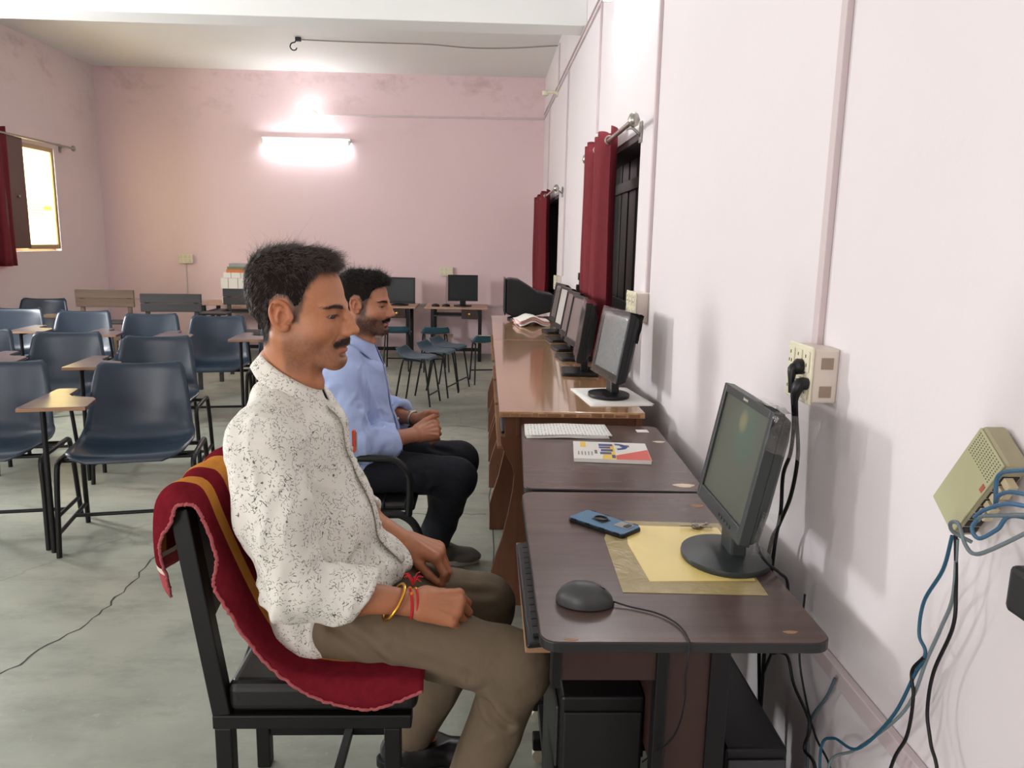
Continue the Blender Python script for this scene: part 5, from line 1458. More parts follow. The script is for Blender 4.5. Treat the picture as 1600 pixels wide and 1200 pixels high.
def make_person(name, label, spec):
    root = thing(name, label, 'person', spec['root'])
    ro = np.array(spec['root'], float)
    Rm = rot_head(*spec['head_rot']); S = spec['head_scale']; H0 = np.array(spec['head'])
    tow = lambda P: (P * S) @ Rm.T + H0 - ro
    # --- head and neck
    g = head_grid(spec.get('res', .0019), spec.get('jaw', 1.0), spec.get('nose', 1.0))
    P, Q = g.mesh(2)
    col = head_colors(P, spec['skin'], spec['stub'], spec['beard'], spec['hairline'], spec['hairc'])
    parts_P = [tow(P)]; parts_Q = [Q]; parts_C = [col]; base = len(P)
    headP, headQ = P, Q
    # --- arms, hands and the rest of the body, in world space
    g = G(spec['arm_lo'], spec['arm_hi'], .0024)
    tips = []
    for A in spec['arms']:
        e, w = np.array(A['elbow']), np.array(A['wrist'])
        g.add(cone(e, e + (w - e) * .45, .040, .037), .02); g.add(cone(e + (w - e) * .3, w, .038, .0255, flat=(A['n'], 1.25)), .02)
        tips += hand(g, A['wrist'], A['d'], A['n'], A['sgn'], A['curls'], A.get('spread', .05), A.get('thumb', (.55, .35, .25)), A.get('scale', 1.0), A.get('thumb_in', .35))
    P, Q = g.mesh(2)
    n = vnoise(P, 60) * .5 + vnoise(P, 25) * .5
    c = np.tile(spec['skin'] * np.array([.90, .86, .84]), (len(P), 1)) * (1 + .10 * n)[:, None]
    parts_P.append(P - ro); parts_Q.append(Q + base); parts_C.append(c); base += len(P)
    g = G(spec['body_lo'], spec['body_hi'], .013)
    for a, b, r0, r1 in spec['body']: g.add(cone(a, b, r0, r1), .03)
    P, Q = g.mesh(2)
    parts_P.append(P - ro); parts_Q.append(Q + base); parts_C.append(np.tile(spec['skin'], (len(P), 1)))
    np_mesh('body', np.concatenate(parts_P), np.concatenate(parts_Q), SKIN, root, np.concatenate(parts_C))
    # --- nails
    nail = plain('fingernail', (196, 150, 128), .35)
    for p, dr in tips:
        pass
    # --- eyes
    for s in (-1, 1):
        c = tow(np.array([[.0762, s * .0325, -.0012]]))[0]; r = .0132 * S
        f = Rm @ np.array(spec['gaze']); f = f / np.linalg.norm(f)
        M3 = Vector((0, 0, 1)).rotation_difference(Vector(f)).to_matrix()
        e = MB(); e.lathe([(r * math.sin(a), r * math.cos(a)) for a in np.linspace(3.0, .001, 14)], tuple(c), 20, M=M3)
        eo = e.build('eyeball', plain('eye_white', (176, 160, 150), .2), root, smooth=180)
        i_ = MB(); i_.lathe([(.0070 * S, r * .860), (.0070 * S, r * .875), (.004 * S, r * .955), (.001, r * 1.012)], tuple(c), 20, M=M3); i_.build('iris', plain('dark_brown_iris', (38, 24, 18), .08), eo, smooth=180)
    # --- hair
    HM = spec['hair_mat']
    g = G((-.16, -.12, -.12), (.15, .12, .19), .0026)
    g.add(ell((-.012, 0, .034), (.0945, .0752, .0840)), .01); g.add(ell((.030, 0, .046), (.0615, .0635, .0630)), .03)
    g.add(cone((-.012, 0, -.02), (-.016, 0, -.11), .0535, .0545), .02)
    for q in spec['hair_mass']: g.add(ell(*q), .03)
    hl = spec['hairline']
    X, Y, Z = np.ix_(*g.ax)
    pd = poly_sdf(hl, np.broadcast_to(X[:, 0, :], (g.n[0], g.n[2])), np.broadcast_to(Z[0, 0, :][None, :], (g.n[0], g.n[2])))
    g.f = -_smin(-g.f, -pd[:, None, :].astype(np.float32), .006)
    P, Q = g.mesh(3)
    Nn = vnormals(P, Q)
    top = sstep(.07, .12, P[:, 2])
    P = P + Nn * ((.0006 * vnoise(P, (70, 150, 70)) + .0004 * vnoise(P, 220)) * (1 + 6 * top))[:, None]
    Pc = P
    np_mesh('hair_undercoat', tow(P), Q, plain('dark_undercoat_' + HM.name, (32, 27, 25), .95, 0, .08), root)
    strandsV = []; strandsQ = []; b0 = 0
    for (cnt, wfn, dfn, ln, wd, cu, seed, grav) in spec['strands']:
        p, nn = sample_surface(Pc, Q, cnt, seed, wfn)
        V, q = strands(p - nn * .002, dfn(p, nn), ln, wd, cu, seed, 6, grav, nn)
        strandsV.append(tow(V)); strandsQ.append(q + b0); b0 += len(V)
    np_mesh('hair', np.concatenate(strandsV), np.concatenate(strandsQ), HM, root)
    # --- eyebrows, moustache and beard: hairs rooted in the skin
    def patch(nm, wfn, dfn, cnt, ln, wd, cu, seed):
        p, nn = sample_surface(headP, headQ, cnt, seed, wfn)
        V, q = strands(p - nn * .0008, dfn(p, nn), ln, wd, cu, seed, 4)
        np_mesh(nm, tow(V), q, HM, root)
    brow = lambda c: (c[:, 0] > .062) * np.exp(-((c[:, 2] - (.0150 + .0030 * sstep(.008, .034, np.abs(c[:, 1])) - .002 * sstep(.040, .056, np.abs(c[:, 1])))) / (.0038 - .0016 * sstep(.02, .055, np.abs(c[:, 1])))) ** 2) * sstep(.005, .010, np.abs(c[:, 1])) * sstep(.062, .048, np.abs(c[:, 1])) + 1e-9
    patch('eyebrows', brow, lambda p, nn: np.stack([np.full(len(p), -.25), np.sign(p[:, 1]) * .9, np.full(len(p), .12)], 1) + nn * .14, 2200, .0062, .00036, .06, 5)
    if spec['moustache']:
        mu = lambda c: (c[:, 0] > .080) * np.exp(-((c[:, 2] - (-.0515 - 9.0 * c[:, 1] ** 2)) / .0040) ** 2) * sstep(.031, .026, np.abs(c[:, 1])) + 1e-9
        patch('moustache', mu, lambda p, nn: np.stack([np.full(len(p), .05), np.sign(p[:, 1]) * .55, np.full(len(p), -.72)], 1) + nn * .22, spec['moustache'], .0075, .00036, .08, 6)
    if spec['beard_hair']:
        line = lambda c: -.030 - .30 * np.clip(c[:, 0] - .02, 0, .03) - .35 * np.clip(c[:, 0] - .055, 0, .05)
        bd = lambda c: sstep(.004, -.008, c[:, 2] - line(c)) * sstep(.0, .012, c[:, 0] + .006) * sstep(-.125, -.112, c[:, 2]) * (1 - (np.abs(c[:, 1]) < .026) * (np.abs(c[:, 2] + .066) < .013) * (c[:, 0] > .07)) + 1e-9
        patch('beard', bd, lambda p, nn: np.stack([np.full(len(p), .1), np.zeros(len(p)), np.full(len(p), -.8)], 1) + nn * .5, spec['beard_hair'][0], spec['beard_hair'][1], .0004, .25, 9)
    return root, tow

def cloth_mesh(name, g, mat, parent, ro, folds, smooth=3):
    P, Q = g.mesh(smooth)
    Nn = vnormals(P, Q)
    disp = np.zeros(len(P))
    for fn in folds: disp += fn(P, Nn)
    P = P + Nn * disp[:, None]
    return np_mesh(name, P - np.array(ro), Q, mat, parent), P, Q

def fold_noise(scale, amp, ridge=False, warp=0.0, where=None):
    def fn(P, Nn):
        q = P.copy()
        if warp: q = q + warp * np.stack([vnoise(P, 9), vnoise(P + 3.3, 9), vnoise(P + 7.7, 9)], 1)
        n = vnoise(q, scale)
        if ridge: n = 1 - 2 * np.abs(n)
        w = 1.0 if where is None else where(P)
        return amp * n * w
    return fn
def crease(a, b, r, depth):
    """a pressed-in fold along a segment"""
    a = np.array(a); b = np.array(b)
    def fn(P, Nn):
        ba = b - a; t = np.clip(((P - a) @ ba) / (ba @ ba), 0, 1); d = np.linalg.norm(P - a - t[:, None] * ba, axis=1)
        return -depth * np.exp(-(d / r) ** 2) + .45 * depth * np.exp(-((d - 1.9 * r) / r) ** 2)
    return fn

# ------------------------------------------------------------------ cloth materials
def print_shirt():
    m, nt, b = nodes_of('cream_shirt_with_black_squiggles')
    v = coords(nt)
    def vadd(a_, b_, op='ADD', sc=None):
        n = N(nt, 'ShaderNodeVectorMath'); n.operation = op
        nt.links.new(a_, n.inputs[0])
        if b_ is not None: nt.links.new(b_, n.inputs[1])
        if sc is not None: n.inputs['Scale'].default_value = sc
        return n
    def dashes(scale, L_, thin, prob, wsc, wamt, off):
        # every cell holds one short stroke lying in its own random plane
        nn = N(nt, 'ShaderNodeTexNoise'); nn.inputs['Scale'].default_value = wsc; nn.inputs['Detail'].default_value = 1; nt.links.new(v, nn.inputs['Vector'])
        w = vadd(v, vadd(nn.outputs[1], None, 'SCALE', wamt).outputs[0]).outputs[0]
        vo = N(nt, 'ShaderNodeTexVoronoi'); vo.inputs['Scale'].default_value = scale; nt.links.new(w, vo.inputs['Vector'])
        d = vadd(w, vo.outputs['Position'], 'SUBTRACT').outputs[0]
        half = N(nt, 'ShaderNodeVectorMath'); half.operation = 'SUBTRACT'; nt.links.new(vo.outputs['Color'], half.inputs[0]); half.inputs[1].default_value = (.5, .5, .5)
        ax = vadd(half.outputs[0], None, 'NORMALIZE').outputs[0]
        dot = vadd(d, ax, 'DOT_PRODUCT').outputs['Value']; ln = vadd(d, None, 'LENGTH').outputs['Value']
        wn = N(nt, 'ShaderNodeTexWhiteNoise'); nt.links.new(vo.outputs['Color'], wn.inputs['Vector'])
        a1 = mathn(nt, 'LESS_THAN', mathn(nt, 'ABSOLUTE', dot), thin); a2 = mathn(nt, 'LESS_THAN', ln, L_); a3 = mathn(nt, 'LESS_THAN', wn.outputs['Value'], prob)
        return mathn(nt, 'MULTIPLY', mathn(nt, 'MULTIPLY', a1, a2), a3)
    m1 = mathn(nt, 'MULTIPLY', dashes(175, .0033, .00048, .75, 60, .008, 0), mathn(nt, 'GREATER_THAN', noise(nt, v, 30, 2), .44)); m2 = dashes(52, .0080, .00052, .30, 90, .014, 1)
    msk = mathn(nt, 'MAXIMUM', m1, m2)
    c = mixcol(nt, mathn(nt, 'MULTIPLY', msk, .85), mixcol(nt, noise(nt, v, 7, 3), srgb(226, 224, 212), srgb(238, 236, 228)), srgb(52, 52, 50))
    nt.links.new(c, b.inputs['Base Color']); b.inputs['Roughness'].default_value = .8; b.inputs['Specular IOR Level'].default_value = .2
    bump(nt, b, noise(nt, v, 26, 2, .5), .35, .010)
    return m
SHIRT1 = print_shirt()
def fabric(name, rgb, rough=.85, fine=500, wr=26, wrs=.5):
    m, nt, b = nodes_of(name)
    v = coords(nt); c = srgb(*rgb)
    nt.links.new(mixcol(nt, noise(nt, v, 12, 4), tuple(k * .88 for k in c[:3]) + (1,), tuple(min(1, k * 1.08) for k in c[:3]) + (1,)), b.inputs['Base Color'])
    b.inputs['Roughness'].default_value = rough; b.inputs['Specular IOR Level'].default_value = .25
    bump(nt, b, noise(nt, v, wr, 2, .5), wrs, .008)
    return m
SHIRT2 = fabric('light_blue_shirt_cloth', (166, 182, 222)); KHAKI_T = fabric('khaki_trouser_cloth', (112, 98, 80), .8); NAVY_T = fabric('black_navy_trouser_cloth', (24, 26, 34), .8)

def collar(parent, mat, c, R0, zb, zt, lean, point, name='collar', gap=.55, side=.0):
    """shirt collar: a leaf folded down around the neck, open at the front; c = neck centre (local), lean = forward slope of the neckline"""
    def fn(u, v):
        a = gap + (2 * math.pi - 2 * gap) * u               # angle from the front (+x)
        fr = max(0.0, math.cos(a)); tip = fr ** 1.5
        r = R0[0] + (R0[1] - R0[0]) * v
        x = c[0] + r * math.cos(a) * 1.02; y = c[1] + r * math.sin(a)
        z = zt + (zb - zt) * v - lean * (x - c[0]) - point * tip * v
        return (x + .012 * tip * v, y, z + .003 * math.sin(9 * a) * v)
    mb = MB(); mb.grid(fn, 48, 6)
    st = MB()
    def f2(u, v):
        a = gap * .7 + (2 * math.pi - 1.4 * gap) * u; r = R0[0] - .003
        x = c[0] + r * math.cos(a); return (x, c[1] + r * math.sin(a), zt - .002 - (zt - zb) * 1.1 * v - lean * (x - c[0]))
    o = mb.build(name, mat, parent, smooth=180, solid=.0028)
    st.grid(f2, 48, 4); st.build('collar_stand', mat, o, smooth=180, solid=.002)
    return o

def front_strip(P, yc, hw, z0, z1, n=26):
    """points on the front of a garment along a given y, from low to high"""
    out = []
    for z in np.linspace(z0, z1, n):
        row = []
        for y in (yc - hw, yc, yc + hw):
            m = (np.abs(P[:, 1] - y) < .008) & (np.abs(P[:, 2] - z) < .010)
            row.append((P[m, 0].max() if m.any() else np.nan, y, z))
        out.append(row)
    A = np.array(out)
    for k in range(3):
        x = A[:, k, 0]; ok = ~np.isnan(x)
        A[:, k, 0] = np.interp(np.arange(len(x)), np.arange(len(x))[ok], x[ok])
        A[1:-1, k, 0] = (A[:-2, k, 0] + A[1:-1, k, 0] * 2 + A[2:, k, 0]) / 4
    return A
def placket(parent, mat, P, ro, yc, hw, z0, z1, buttons=6):
    A = front_strip(P, yc, hw, z0, z1); A = A - np.array(ro); A[:, :, 0] += .0025
    mb = MB(); n = len(A); mb._add([tuple(A[i, k]) for i in range(n) for k in range(3)], [(i * 3 + k, (i + 1) * 3 + k, (i + 1) * 3 + k + 1, i * 3 + k + 1) for i in range(n - 1) for k in range(2)])
    o = mb.build('placket', mat, parent, smooth=180, solid=.0035)
    for k in range(buttons):
        p = A[int((k + .5) * (n - 1) / buttons), 1]
        MB().lathe([(.0055, 0), (.0055, .002), (.004, .003)], (p[0] + .003, p[1], p[2]), 12, M=Matrix.Rotation(math.radians(90), 3, 'Y')).build('button', plain('shirt_button', (214, 210, 200), .3), o, smooth=40)
    return o

def shoe(parent, ankle, yaw, L_, mat_up, mat_sole, ro, sneaker=False):
    T = Matrix.Translation(Vector(ankle) - Vector(ro)) @ Matrix.Rotation(yaw, 4, 'Z')
    a = ankle
    g = G((-.11, -.065, -.01), (L_ + .03, .065, .15), .0035)
    g.add(cone((-.045, 0, .045), (.03, 0, .05), .042, .045), .02); g.add(cone((.0, 0, .045), (L_ - .06, 0, .030), .043, .038), .03)
    g.add(ell((L_ - .065, 0, .03), (.065, .044, .030)), .02); g.add(cone((-.02, 0, .06), (-.01, 0, .115), .042, .040), .02)
    X, Y, Z = np.ix_(*g.ax); g.f = np.maximum(g.f, .018 - Z); g.f = np.maximum(g.f, Z - (.085 if sneaker else .075))
    g.sub(cone((-.012, 0, .07), (-.012, 0, .16), .036, .038), .003)
    P, Q = g.mesh(2)
    M = np.array(T); P2 = P @ M[:3, :3].T + M[:3, 3] - np.array([0, 0, a[2]])
    o = np_mesh('shoe', P2, Q, mat_up, parent)
    pts = []
    for k in range(28):
        an = 2 * math.pi * k / 28; x = (L_ - .09) / 2 + .012 + (L_ / 2 + .045) * math.cos(an); w = .046 * (1 - .10 * math.cos(an)) * math.sin(an)
        pts.append((x - .02, w))
    mb = MB().prism(pts, 0, .024); mb.v = [tuple((T @ Vector(v)) - Vector((0, 0, a[2]))) for v in mb.v]
    so = mb.build('sole', mat_sole, o, bevel=.004)
    if sneaker:
        for k in range(4):
            mb = MB().tube([(.06 + .022 * k, -.026, .066 - .004 * k), (.055 + .022 * k, 0, .079 - .006 * k), (.06 + .022 * k, .026, .066 - .004 * k)], .0035, 6, 4)
            mb.v = [tuple((T @ Vector(v)) - Vector((0, 0, a[2]))) for v in mb.v]; mb.build('lace', WHITE_PAPER, o, smooth=60)
    return o

C50 = math.radians
# ================================================================== man in front
RO1 = (-.36, 1.655, 0)
rnd_dir = np.random.RandomState(3)
def tang(d, nn, lift):
    d = d - nn * (d * nn).sum(1)[:, None]
    d /= np.linalg.norm(d, axis=1)[:, None] + 1e-9
    return d + nn * lift
def field(p, sc, o=0.0): return np.stack([vnoise(p + 1.7 + o, sc), vnoise(p + 5.1 + o, sc), vnoise(p + 9.3 + o, sc)], 1)
def top_dir(p, nn):
    d = np.stack([np.full(len(p), 1.0), .5 * np.sign(p[:, 1]) * np.abs(p[:, 1]) / .06, np.full(len(p), .1)], 1) + field(p, 75) * 1.1 + rnd_dir.randn(len(p), 3) * .12
    return tang(d, nn, .22) + nn * (.22 * vnoise(p, 70))[:, None]
def wisp_dir(p, nn):
    d = np.stack([np.full(len(p), .6), np.zeros(len(p)), np.full(len(p), .3)], 1) + field(p, 60, 3) * 1.5 + rnd_dir.randn(len(p), 3) * .35
    return tang(d, nn, .75)
def side_dir(p, nn):
    f = sstep(.02, .09, p[:, 2])
    d = np.stack([-.35 + .9 * f * (p[:, 0] > -.02) - .1 * f, np.zeros(len(p)), np.full(len(p), -.85)], 1) + field(p, 85, 7) * .55 + rnd_dir.randn(len(p), 3) * .06
    return tang(d, nn, .12)
skin1 = lin(190, 128, 92)
spec1 = dict(root=RO1, head=(-.399, 1.655, 1.198), head_rot=(math.radians(-7), math.radians(2), 0), head_scale=1.035, skin=skin1, stub=lin(98, 72, 60), beard=.45, hairc=lin(58, 44, 38), gaze=(.86, -.34, -.30),
    arm_lo=(-.50, 1.36, .50), arm_hi=(.06, 1.96, .74), body_lo=(-.60, 1.38, -.02), body_hi=(.2, 1.94, 1.12),
    arms=[dict(elbow=(-.365, 1.440, .662), wrist=(-.135, 1.492, .612), d=(1, .10, -.16), n=(.05, -.62, .80), sgn=1, curls=[(.95, 1.25, .6), (1.0, 1.3, .6), (1.05, 1.3, .6), (1.0, 1.2, .6)], spread=.03, thumb=(.35, .3, .3), thumb_in=.5),
          dict(elbow=(-.385, 1.900, .700), wrist=(-.185, 1.788, .628), d=(.93, -.30, -.20), n=(.20, -.10, .97), sgn=-1, curls=[(.75, .85, .4), (.85, .75, .35), (.95, .65, .3), (1.0, .5, .3)], spread=.06, thumb=(.30, .25, .3), thumb_in=.55)],
    body=[((-.37, 1.655, .56), (-.415, 1.655, .95), .09, .08), ((-.43, 1.56, .94), (-.43, 1.75, .94), .05, .05), ((-.42, 1.655, 1.0), (-.44, 1.655, 1.08), .055, .05),
          ((-.43, 1.49, .93), (-.368, 1.44, .67), .042, .034), ((-.43, 1.82, .93), (-.40, 1.89, .71), .042, .036), ((-.37, 1.565, .53), (.06, 1.51, .46), .07, .046), ((-.37, 1.75, .53), (.0, 1.80, .455), .07, .046),
          ((.07, 1.51, .45), (-.03, 1.52, .10), .045, .034), ((.0, 1.80, .45), (-.17, 1.81, .10), .045, .034), ((-.03, 1.52, .08), (.03, 1.52, .05), .024, .02), ((-.17, 1.81, .08), (-.10, 1.81, .05), .024, .02)],
    hairline=HAIRLINE1, hair_mat=HAIR1, moustache=2000, beard_hair=None,
    hair_mass=[((.004, 0, .088), (.074, .058, .036)), ((.038, 0, .090), (.034, .046, .020)), ((-.045, 0, .072), (.052, .060, .044))],
    strands=[(5000, lambda c: sstep(.075, .105, c[:, 2]), top_dir, .028, .00046, .30, 1, 1.0), (450, lambda c: sstep(.095, .115, c[:, 2]), wisp_dir, .022, .00028, 1.1, 4, .0), (21000, lambda c: sstep(.120, .08, c[:, 2]), side_dir, .015, .00050, .08, 2, .35)])
man1, tow1 = make_person('person', 'man in a cream shirt with black squiggle print and khaki trousers, seated in front', spec1)

# shirt
g = G((-.62, 1.33, .37), (-.10, 2.0, 1.13), .0042)
g.add(ell((-.408, 1.655, .845), (.108, .162, .168)), .03)
g.add(ell((-.385, 1.655, .950), (.068, .095, .045)), .04)
g.add(ell((-.356, 1.655, .70), (.114, .160, .17)), .045)
g.add(ell((-.352, 1.655, .57), (.120, .172, .11)), .04)
g.add(ell((-.285, 1.670, .625), (.105, .125, .050)), .05)
g.add(ell((-.385, 1.515, .53), (.078, .042, .118)), .04)
for s in (-1, 1):
    g.add(cone((-.438, 1.655 + s * .03, 1.008), (-.434, 1.655 + s * .155, .952), .048, .055), .03)
g.add(cone((-.265, 1.60, .622), (-.215, 1.735, .610), .058, .052, flat=((.35, 0, 1), 2.3)), .03)
sh = (-.432, 1.486, .938); el_ = (-.368, 1.434, .668); cf = (-.240, 1.474, .634)
dcf = np.array(cf) - np.array(el_); dcf /= np.linalg.norm(dcf); ncf = (.84, .1, -.55)
g.add(cone(sh, (-.405, 1.442, .81), .068, .062), .04); g.add(cone((-.405, 1.442, .81), el_, .062, .055), .03)
g.add(cone(el_, np.array(cf) + dcf * .06, .055, .050, plane=(cf, ncf)), .02)
g.add(cone(np.array(cf) - dcf * .045, np.array(cf) + dcf * .06, .0535, .0535, plane=(cf, ncf)), .004)
g.sub(cone(np.array(cf) - dcf * .03, np.array(cf) + dcf * .1, .044, .044), .003)
sh2 = (-.432, 1.824, .938); el2 = (-.40, 1.895, .69); cf2 = (-.285, 1.845, .660); d2 = np.array(cf2) - np.array(el2); d2 /= np.linalg.norm(d2)
g.add(cone(sh2, el2, .070, .062), .04); g.add(cone(el2, cf2, .062, .058, plane=(cf2, d2)), .02)
g.sub(cone(np.array(cf2) - d2 * .02, np.array(cf2) + d2 * .1, .045, .045), .003)
g.sub(cone((-.414, 1.655, 1.045), (-.402, 1.655, 1.18), .056, .064), .006)
armz = lambda P: np.exp(-((P[:, 1] - 1.44) / .08) ** 2)
folds1 = [fold_noise((9, 9, 5), .0065, True, .03), fold_noise((26, 26, 11), .0052, True, .03), fold_noise((46, 46, 30), .0010, False, .01),
          crease((-.36, 1.46, .86), (-.40, 1.44, .70), .012, .008), crease((-.49, 1.50, .90), (-.50, 1.48, .72), .011, .010), crease((-.375, 1.47, .70), (-.44, 1.40, .66), .009, .010), crease((-.36, 1.46, .66), (-.43, 1.39, .63), .008, .008),
          crease((-.335, 1.49, .97), (-.315, 1.50, .86), .010, .007), crease((-.48, 1.47, .76), (-.36, 1.43, .74), .010, .006), crease((-.45, 1.50, .60), (-.34, 1.50, .50), .012, .008), crease((-.50, 1.53, .70), (-.40, 1.49, .55), .014, .009),
          crease((-.26, 1.55, .70), (-.33, 1.50, .62), .012, .008), crease((-.28, 1.42, .66), (-.285, 1.50, .585), .005, .004)]
shirt1, SP, SQ = cloth_mesh('shirt', g, SHIRT1, man1, RO1, folds1)
placket(shirt1, SHIRT1, SP, RO1, 1.645, .016, .64, 1.00, 6)
collar(shirt1, SHIRT1, (-.412 - RO1[0], 0, 0), (.062, .086), 1.026, 1.070, .64, .024, gap=.20)
# trousers
g = G((-.60, 1.38, .04), (.20, 1.95, .68), .0050)
g.add(ell((-.372, 1.655, .545), (.125, .172, .092)), .03)
g.add(cone((-.345, 1.565, .545), (.082, 1.505, .468), .092, .064), .05); g.add(cone((-.345, 1.748, .54), (.012, 1.80, .462), .092, .064), .05)
g.add(cone((.082, 1.505, .462), (-.035, 1.52, .10), .064, .056), .03); g.add(cone((.012, 1.80, .456), (-.175, 1.81, .10), .064, .056), .03)
g.add(ell((.100, 1.505, .452), (.048, .058, .062)), .02); g.add(ell((.03, 1.80, .445), (.048, .058, .062)), .02)
X, Y, Z = np.ix_(*g.ax); g.f = np.maximum(g.f, .060 - Z)
g.f = np.maximum(g.f, np.where((X < -.12) & (Z < .53) & (Z > .36), (.478 - Z) * .9, -1))
g.sub(cone((-.035, 1.52, .04), (-.035, 1.52, .12), .046, .046), .004); g.sub(cone((-.175, 1.81, .04), (-.175, 1.81, .12), .046, .046), .004)
foldsT = [fold_noise((7, 9, 9), .004, True, .03), fold_noise((18, 18, 18), .0016, True, .02),
          crease((-.02, 1.44, .43), (.05, 1.47, .38), .012, .012), crease((.0, 1.44, .405), (.06, 1.45, .36), .010, .010), crease((-.05, 1.74, .42), (.0, 1.77, .37), .012, .010),
          crease((-.30, 1.47, .57), (-.20, 1.47, .50), .012, .008), crease((-.30, 1.50, .62), (-.14, 1.52, .58), .010, .006), crease((-.26, 1.66, .60), (-.10, 1.60, .55), .016, .010), crease((-.12, 1.70, .555), (.03, 1.76, .50), .010, .006), crease((-.18, 1.45, .53), (-.02, 1.44, .47), .012, .006)]
tr1, TP, TQ = cloth_mesh('trousers', g, KHAKI_T, man1, RO1, foldsT)
BLKSHOE = plain('black_leather_shoe', (26, 25, 26), .3)
shoe(man1, (-.03, 1.52, .085), 0, .20, BLKSHOE, BLACK_PLASTIC, RO1); shoe(man1, (-.17, 1.81, .085), 0, .20, BLKSHOE, BLACK_PLASTIC, RO1)
# wrist ornaments
def ring_around(c, axis, r, tube, name, label, cat, mat, flat=1.0, squash=(0, 0, 1), n=32, beads=None, tilt=None, off=(0, 0, 0)):
    ax = Vector(axis).normalized(); u = ax.orthogonal().normalized(); v = ax.cross(u)
    t_ = thing(name, label, cat, c)
    pts = [u * (r * math.cos(a)) + v * (r * math.sin(a)) for a in [2 * math.pi * k / n for k in range(n + 1)]]
    sq = Vector(squash).normalized()
    pts = [p - sq * (p.dot(sq) * (1 - flat)) + Vector(off) for p in pts]
    MB().tube(pts, tube, 8).build('band', mat, t_, smooth=60)
    for bi, bm, br in (beads or []):
        for k in bi: MB().lathe([(br * math.sin(a), br * math.cos(a)) for a in np.linspace(3.1, .03, 8)], tuple(pts[k % n]), 10).build('bead', bm, t_, smooth=60)
    return t_
ax1 = np.array((-.135, 1.492, .612)) - np.array((-.365, 1.440, .662)); nn1 = (.05, -.62, .80)
GOLD = plain('gold', (226, 170, 72), .22, .95); REDT = plain('red_thread', (196, 30, 44), .8); ORB = plain('orange_bead', (232, 120, 40), .3)
ring_around((-.178, 1.483, .618), (ax1[0], ax1[1] - .02, ax1[2] - .10), .0405, .0038, 'bangle', 'gold bangle on the near wrist of the printed-shirt man', 'bangle', GOLD, .88, nn1)
ring_around((-.146, 1.490, .612), (ax1[0], ax1[1], ax1[2] + .04), .0305, .0028, 'thread_bracelet', 'red thread bracelet with orange beads next to the gold bangle', 'bracelet', REDT, .80, nn1, beads=[((2, 6, 24, 28), ORB, .0048)])
ring_around((-.136, 1.492, .612), (ax1[0], ax1[1], ax1[2] + .02), .0300, .0022, 'bead_bracelet', 'red cord bracelet with small gold beads, closest to the hand', 'bracelet', REDT, .80, nn1, beads=[((0, 1, 2, 3, 29, 30, 31), GOLD, .0036)])
t_ = thing('thread_tassel', 'frayed red thread tassel on top of the near wrist', 'tassel', (-.142, 1.515, .640)); rnd = random.Random(9)
for k in range(12):
    a = rnd.uniform(0, 6.28); q = Vector((.020 * math.cos(a), .012 + .012 * math.sin(a), rnd.uniform(.004, .022)))
    MB().tube([(0, 0, 0), q * .5 + Vector((0, 0, .010)), q], .0013, 6, 4).build('thread', REDT, t_, smooth=60)
t_ = thing('pocket_pen', 'orange-capped pen clipped in the pocket of the printed shirt', 'pen', (-.298, 1.715, .872))
MB().box(0, .008, -.006, .006, .0, .052).build('cap', plain('orange_red_plastic', (226, 88, 62), .35), t_, bevel=.002)
MB().box(.008, .011, -.002, .002, .004, .048).build('clip', CHROME, t_, bevel=.0006)

